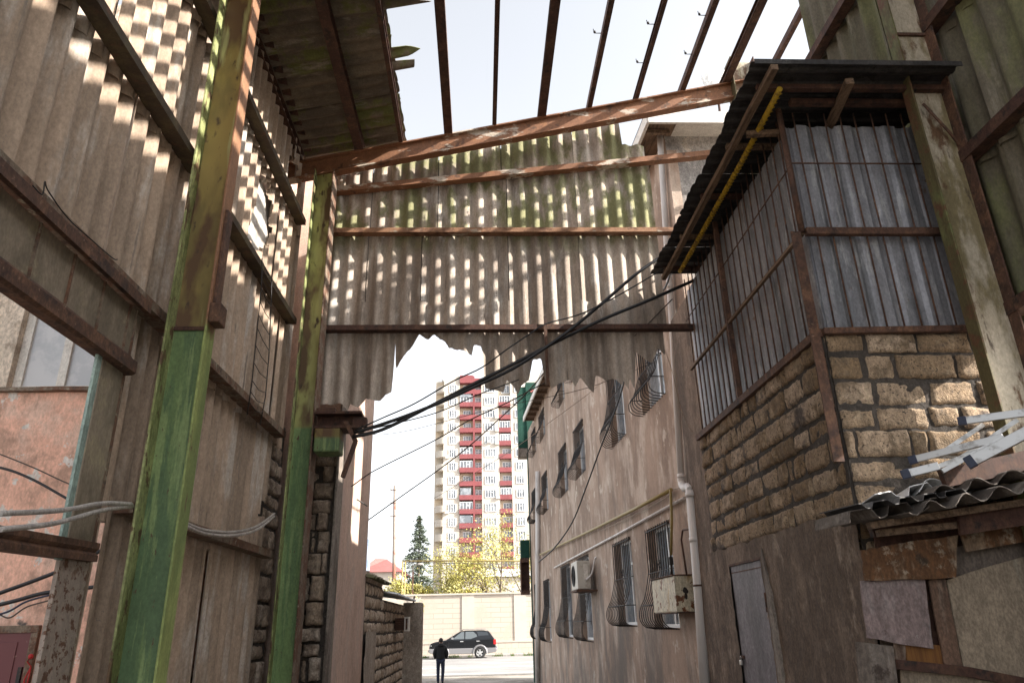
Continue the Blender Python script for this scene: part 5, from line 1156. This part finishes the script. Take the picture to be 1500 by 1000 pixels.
# ================================================================== FAR SIDE: poles, trees, houses, tower
def tower():
    TY=150.
    tx=lambda p,y=700:onY(p,y,TY).x
    tzz=lambda y:onY(690,y,TY).z
    t=thing('apartment_tower','tall cream apartment tower with dark red balcony fronts, far across the street','apartment tower',(tx(700),TY,-3))
    z0=tzz(592);z12=tzz(833.6);fh=(z0-z12)/12
    base=-4; top=tzz(551)
    segs=[(649,673,top),(706,732,tzz(562)),(750,835,tzz(548))]
    for a,b,zt in segs: MB().box(tx(a),tx(b),TY,TY+14,base,zt).obj('wall',mt['towerw'],t)
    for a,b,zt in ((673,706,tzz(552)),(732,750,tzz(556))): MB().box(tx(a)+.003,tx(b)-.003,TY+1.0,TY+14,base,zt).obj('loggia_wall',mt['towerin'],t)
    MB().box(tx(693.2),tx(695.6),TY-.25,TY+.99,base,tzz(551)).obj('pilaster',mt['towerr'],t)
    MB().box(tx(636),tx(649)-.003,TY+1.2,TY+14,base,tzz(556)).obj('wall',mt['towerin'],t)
    # parapets
    zs_=[z0-fh*k for k in range(-1,14)]
    ph=fh*.31
    for k,z in enumerate(zs_):
        for a,b in ((673,693.2),(695.6,706),(732,750)):
            if k==0 and a==732: continue
            MB().box(tx(a)+.01,tx(b)-.01,TY-.35 if a==673 else TY-.1,TY+.98,z-ph/2-.1,z+ph/2).obj('balcony',mt['towerr'],t)
    MB().box(tx(673)+.01,tx(693.2)-.01,TY-.3,TY+.95,tzz(561),tzz(550)).obj('top_parapet',mt['towerr'],t)
    MB().box(tx(695.6)+.01,tx(706)-.01,TY-.1,TY+.95,tzz(565),tzz(554)).obj('top_parapet',mt['towerr'],t)
    for k in range(13):                      # rounded corner balconies
        z=tzz(571)-fh*k*1.0
        P=[V((tx(650)-.02,TY+1.18,z))]; cxn=tx(650)-.02; r_=tx(650)-tx(637.5)
        P=[V((cxn-r_*math.sin(i/9*PI/2),TY+1.19-1.9*math.cos(i/9*PI/2),z-.55)) for i in range(10)]+[V((cxn,TY+1.19,z-.55))]
        MB().prism(P,(0,0,1.35)).obj('corner_balcony',mt['towerw'],t)
    # windows, one mesh per kind, copied
    def wmesh(w,h,n):
        fm=MB();gm=MB()
        fm.box(-w/2,w/2,-.10,-.002,-h/2,h/2); f2=MB()
        return w,h,n
    proto={}
    def win(x,y,z,w,h,n,glass='glasst'):
        key=(w,h,n)
        if key not in proto:
            m=MB()
            for i in range(n+1):
                xx=-w/2+w*i/n; m.box(xx-.05,xx+.05,-.12,-.004,-h/2,h/2)
            for i in range(n):
                xa=-w/2+w*i/n+.071; xb=-w/2+w*(i+1)/n-.071
                for zz_ in (-h/2,h/2-.13): m.box(xa,xb,-.115,-.005,zz_,zz_+.13)
                if i==n//2 or n==2: m.box(xa,xb,-.11,-.005,h*.12,h*.12+.1)
            g=MB().add([(-w/2,-.05,-h/2),(w/2,-.05,-h/2),(w/2,-.05,h/2),(-w/2,-.05,h/2)],[(0,1,2,3)])
            o=m.obj('window',mt['upvc'],t); p=g.obj('pane',mt[glass],o)
            o.data.transform(Matrix.Translation(LOC[t.name]-V((0,0,H)))); p.data.transform(Matrix.Translation(LOC[t.name]-V((0,0,H))))
            proto[key]=(o,p)
        else:
            o0,p0=proto[key]; o=o0.copy(); p=p0.copy(); C.objects.link(o); C.objects.link(p); p.parent=o
        o.location=V((x,y,z+H))-LOC[t.name]
    wz_=[tzz(568)-fh*k for k in range(14)]
    for k,z in enumerate(wz_):
        z=z-.2
        win((tx(658)+tx(667))/2,TY,z,1.45,1.75,3)
        win(tx(718.5),TY,z,2.2,1.75,4)
        win(tx(684),TY+.99,z+.1,1.6,1.9,3)
        win(tx(701),TY+.99,z+.1,1.15,1.9,2)
        win(tx(743),TY+.99,z+.1,1.7,1.9,3)
        win(tx(762),TY,z,1.55,1.75,3)
    m=MB()
    for (x,y) in ((717,647),(685,822)): p=V((tx(x),TY-.3,tzz(y))); MB().box(p.x-.4,p.x+.4,p.y-.1,p.y+.29,p.z-.3,p.z+.3).obj('cooler_unit',mt['acw'],t)
    MB().tube([V((tx(645),TY+3,tzz(553))),V((tx(645),TY+3,tzz(546)))],.08,6).ball((tx(646),TY+3,tzz(550)),.4,.2,.4,8,5).obj('antenna',mt['graydish'],t)
    rr=random.Random(5)
    for k in rr.sample(range(1,13),5):
        win((tx(674)+tx(692))/2,TY-.02,wz_[k]-.05,2.6,2.2,4)
    for k in rr.sample(range(1,13),4):
        win(tx(741),TY+.05,wz_[k]-.05,2.2,2.1,4)
    for k in range(9):
        x=tx(rr.choice((655,669.5,709,729,753,770))); z=wz_[rr.randrange(0,13)]-1.0
        MB().box(x-.4,x+.4,TY-.4,TY-.01,z-.3,z+.3).obj('cooler_unit',mt['acw'],t)
    # lit and laundry-free closed loggias glazed in white
    for (x0_,x1_,y) in ((673,690,577),(674,690,720),(674,690,760)):
        MB().box(tx(x0_)+.05,tx(x1_),TY-.2,TY-.1,tzz(y)-.75,tzz(y)+.75).obj('glazed_loggia',mt['glasst'],t)
tower()
up_=thing('utility_pole','tall thin utility pole behind the cream wall, left of the conifer','utility pole',onY(578,865,60.5)+V((0,0,-2)))
P=[onY(576,868,60.5)+V((0,0,-2.2)),onY(577,860,60.5),onY(578.5,711,60.5)]
MB().tube(P,.20,10,r1=.12).obj('shaft',mt['pole'],up_)
for y in (718,737,756):
    p=onY(578,y,60.4); MB().beam(p+V((-.35,0,.0)),p+V((.1,0,.05)),.06,.06).obj('crossarm',mt['rustdark'],up_)
    MB().ball(p+V((-.28,0,.1)),.07,.07,.11,8,6).obj('insulator',mt['greyend'],up_)
for i,(a,b) in enumerate((((575,716),(900,690)),((575,738),(900,745)),((575,756),(900,780)))):
    pa=onY(*a,60.3);pb=onY(*b,75)
    MB().tube(sag(pa,pb,.5,16),.012,5).tube(sag(pa,V((-26,60,pa.z+.2)),.4,8),.012,5).obj('power_line',mt['wire'],label='thin power line on the utility pole, '+('highest','middle','lowest')[i]+' of three',cat='wire',group='power lines')
# gas pipe portal over the wall
gq=thing('gas_pipe','tall pipe portal carrying a mustard gas line behind the cream wall','pipe',onY(592,865,58.9)+V((0,0,-.6)))
GY=58.95
a=onY(590,821,GY);b=onY(900,821,GY)
MB().tube([a,b],.06,8).obj('pipe_run',mt['gas'],gq)
for x in (590,594): p=onY(x,821,GY); MB().tube([p,V((p.x,GY,-2.2))],.05,8).obj('post',mt['gas'],gq)
MB().tube([onY(597,823,GY),onY(760,826,GY)],.03,6).obj('lower_wire',mt['wire'],gq)
sl_=thing('street_light','small grey street lamp on a bent post behind the cream wall','street lamp',onY(607,865,58.9)+V((0,0,-.5)))
p=onY(606,866,58.9); q=onY(605,828,58.9); e=onY(613,826,58.9)
MB().tube([V((p.x,p.y,-2.1)),q,e],.05,8).obj('post',mt['pole'],sl_); MB().ball(e+V((.15,0,0)),.28,.14,.10,10,6).obj('lamp_head',mt['greyend'],sl_)
# trees ---------------------------------------------------------------------------
def tree(name,label,base,h,crown,nleaf,mat,leaf=.16,seed=0,trunk=.13,group='spring trees behind the cream wall',flat=1.,low=.25):
    rr=random.Random(seed); base=V(base)
    t=thing(name,label,'tree',base,group)
    m=MB(); tips=[]
    def br(p,d,l,r,dep):
        q=p+d*l; k=[p,p.lerp(q,.5)+V((rr.uniform(-.06,.06)*l,rr.uniform(-.06,.06)*l,0)),q]
        m.tube(k,r,5 if dep>1 else 7,r1=r*.6)
        if dep>=4 or r<.008:
            tips.append((q,l)); return
        for i in range(rr.choice((2,3,3))):
            a=rr.uniform(0,2*PI); tl=rr.uniform(.35,.85) if (i or dep>2) else rr.uniform(.03,.16)
            s1=d.cross(V((.3,.2,1))).normalized() if abs(d.z)<.95 else V((1,0,0)); s2=d.cross(s1)
            nd=(d*math.cos(tl)+(s1*math.cos(a)+s2*math.sin(a))*math.sin(tl)*crown); nd.z=nd.z*.8+.22; nd.normalize()
            br(k[1] if (i==1 and dep>0) else q,nd,l*rr.uniform(.6,.82),r*.62,dep+1)
        tips.append((q,l))
    br(base,V((0,0,1)),h*.27,trunk,0)
    m.obj('trunk',mt['bark'],t)
    c=MB()
    tips=[x for x in tips if x[0].z>base.z+h*low]
    for i in range(nleaf):
        q,l=rr.choice(tips); s_=l*.75+.12
        p=q+V((rr.gauss(0,1)*s_*.55,rr.gauss(0,1)*s_*.55,rr.gauss(0,1)*s_*.5))
        a=V((rr.gauss(0,1),rr.gauss(0,1),rr.gauss(0,1))).normalized(); b=a.cross(V((rr.gauss(0,1),rr.gauss(0,1),rr.gauss(0,1)))).normalized(); z=leaf*rr.uniform(.5,1.1)
        c.add([p-a*z,p+b*z*.5,p+a*z,p-b*z*.5],[(0,1,2,3)])
    c.obj('crown',mt[mat],t)
TYs=63.
def at(x,Y,z=-2.15): p=onY(x,880,Y); return (p.x,Y,z)
def hz(y,Y): return onY(690,y,Y).z+2.15
tree('spring_tree','tall thin leafed yellow green tree in front of the right side of the tower',at(731,62),hz(716,62),1.1,6500,'leafy',.10,3,.15)
tree('spring_tree','yellow tree leaning over the cream wall left of the tower foot, right of the conifer',at(650,61.5),hz(812,61.5),1.35,6500,'leafy',.13,5,.12)
tree('spring_tree','low bushy yellow tree between the utility pole and the lamp post',at(608,61),hz(812,61),1.4,6500,'leafy',.13,8,.12)
tree('spring_tree','small yellow shrub under the red tiled roof',at(552,62),hz(822,62),1.4,4500,'leafy',.13,11,.1)
tree('spring_tree','young pale tree beside the green clad building',at(776,64),hz(752,64),.9,4200,'leafy',.10,21,.1)
tree('spring_tree','small bushy yellow green tree low in front of the tower',at(697,63),hz(822,63),1.2,3800,'leafy',.12,31,.1)
# conifer
cf=thing('conifer_tree','dark green conifer rising behind the yellow trees beside the tower','tree',at(612,70))
cb=V(at(612,70)); ch=onY(613,756,70).z+2.15; m=MB().tube([cb,cb+V((0,0,ch))],.2,8,r1=.02); m.obj('trunk',mt['bark'],cf)
m=MB(); rr=random.Random(4)
for i in range(330):
    f=rr.random()**1.0; z=ch*(.12+.88*f); L_=(1-f)*4.0*rr.uniform(.55,1.1)+.12; an_=rr.uniform(0,2*PI); d=V((math.cos(an_),math.sin(an_),0))
    for k in range(int(10+L_*14)):
        s_=rr.uniform(.12,1); p=cb+V((0,0,z))+d*(L_*s_)+V((rr.gauss(0,.10),rr.gauss(0,.10),-.30*L_*s_*s_+.18*L_*max(0,s_-.7)+rr.gauss(0,.06)))
        a=(d+V((rr.gauss(0,.5),rr.gauss(0,.5),rr.gauss(0,.45)))).normalized(); b=a.cross(V((rr.gauss(0,1),rr.gauss(0,1),1))).normalized(); q_=rr.uniform(.1,.2)
        m.add([p-a*q_,p+b*.05,p+a*q_,p-b*.05],[(0,1,2,3)])
m.obj('crown',mt['leafg'],cf)
# red-roofed house, blue panel, white houses under the tower
hs=thing('house','distant house with a red tiled roof at the left behind the yellow trees','house',onY(557,865,92)+V((0,0,-4)))
p0=onY(531,838,90);p1=onY(585,838,90);pt=onY(556,816,94)
MB().box(p0.x,p1.x,90,101,-2.5,p0.z).obj('wall',mt['towerw'],hs)
e=V((0,0,.02)); a,b,c,d=V((p0.x-.5,89.5,p0.z)),V((p1.x+.5,89.5,p0.z)),V((p1.x+.5,101.5,p0.z)),V((p0.x-.5,101.5,p0.z)); r1_=V((pt.x-.6,95,pt.z));r2_=V((pt.x+.6,96.5,pt.z))
MB().add([a,b,c,d,r1_,r2_],[(0,1,5,4),(1,2,5),(2,3,4,5),(3,0,4),(3,2,1,0)]).obj('roof',mt['tileroof'],hs)
MB().box(onY(532,800,85).x,onY(541,800,85).x,85,86,-2.2,onY(538,789,85).z).obj('billboard',mt['bluebill'],label='blue grey panel board standing at the edge of the pink wall',cat='billboard')
wh=thing('house','low white house under the tower behind the yellow trees','house',onY(700,865,100)+V((0,0,-3)))
a=onY(668,842,100);b=onY(790,842,100)
MB().box(a.x,b.x,100,110,-2.3,onY(690,846,100).z).obj('wall',mt['towerw'],wh)
MB().add([V((a.x,99.6,a.z-.3)),V((b.x,99.6,a.z-.3)),V((b.x,110,a.z-.3)),V((a.x,110,a.z-.3)),V(((a.x+b.x)/2-4,105,a.z+1)),V(((a.x+b.x)/2+4,105,a.z+1))],[(0,1,5,4),(1,2,5),(2,3,4,5),(3,0,4)]).obj('roof',mt['tin'],wh)
# ================================================================== LIGHT, SKY, CAMERA
sd_=V((-1,.33,-.64)).normalized()
sun=bpy.data.lights.new('sun','SUN'); sun.energy=4.2; sun.angle=math.radians(.5); sun.color=(1,.93,.84)
so=bpy.data.objects.new('sun',sun); C.objects.link(so); so.rotation_euler=sd_.to_track_quat('-Z','Y').to_euler(); so.location=(20,-5,20)
w=bpy.data.worlds.new('World'); bpy.context.scene.world=w; w.use_nodes=True; nt=w.node_tree
sk=nt.nodes.new('ShaderNodeTexSky'); sk.sky_type='NISHITA'; sk.sun_disc=False; sk.sun_elevation=math.asin(-sd_.z); sk.sun_rotation=math.atan2(-sd_.x,-sd_.y); sk.dust_density=2.5; sk.air_density=1.0; sk.ozone_density=1.0
hs_=nt.nodes.new('ShaderNodeHueSaturation'); hs_.inputs['Saturation']  .default_value=.2; nt.links.new(sk.outputs[0],hs_.inputs['Color'])
bg=nt.nodes['Background']; nt.links.new(hs_.outputs[0],bg.inputs[0]); bg.inputs[1].default_value=.14
sc_=bpy.context.scene
cam=bpy.data.cameras.new('camera'); co=bpy.data.objects.new('camera',cam); C.objects.link(co)
cam.sensor_width=36; cam.lens=36*f_/1500; cam.clip_end=3000; cam.clip_start=.05
mx=Matrix((RI,UP,-FW)).transposed().to_4x4(); mx.translation=V((0,0,H)); co.matrix_world=mx
sc_.camera=co
sc_.view_settings.view_transform='Standard'; sc_.view_settings.look='None'; sc_.view_settings.gamma=1; sc_.view_settings.exposure=1.66; sc_.view_settings.use_curve_mapping=False
sc_.cycles.max_bounces=6; sc_.cycles.diffuse_bounces=4; sc_.cycles.use_denoising=True
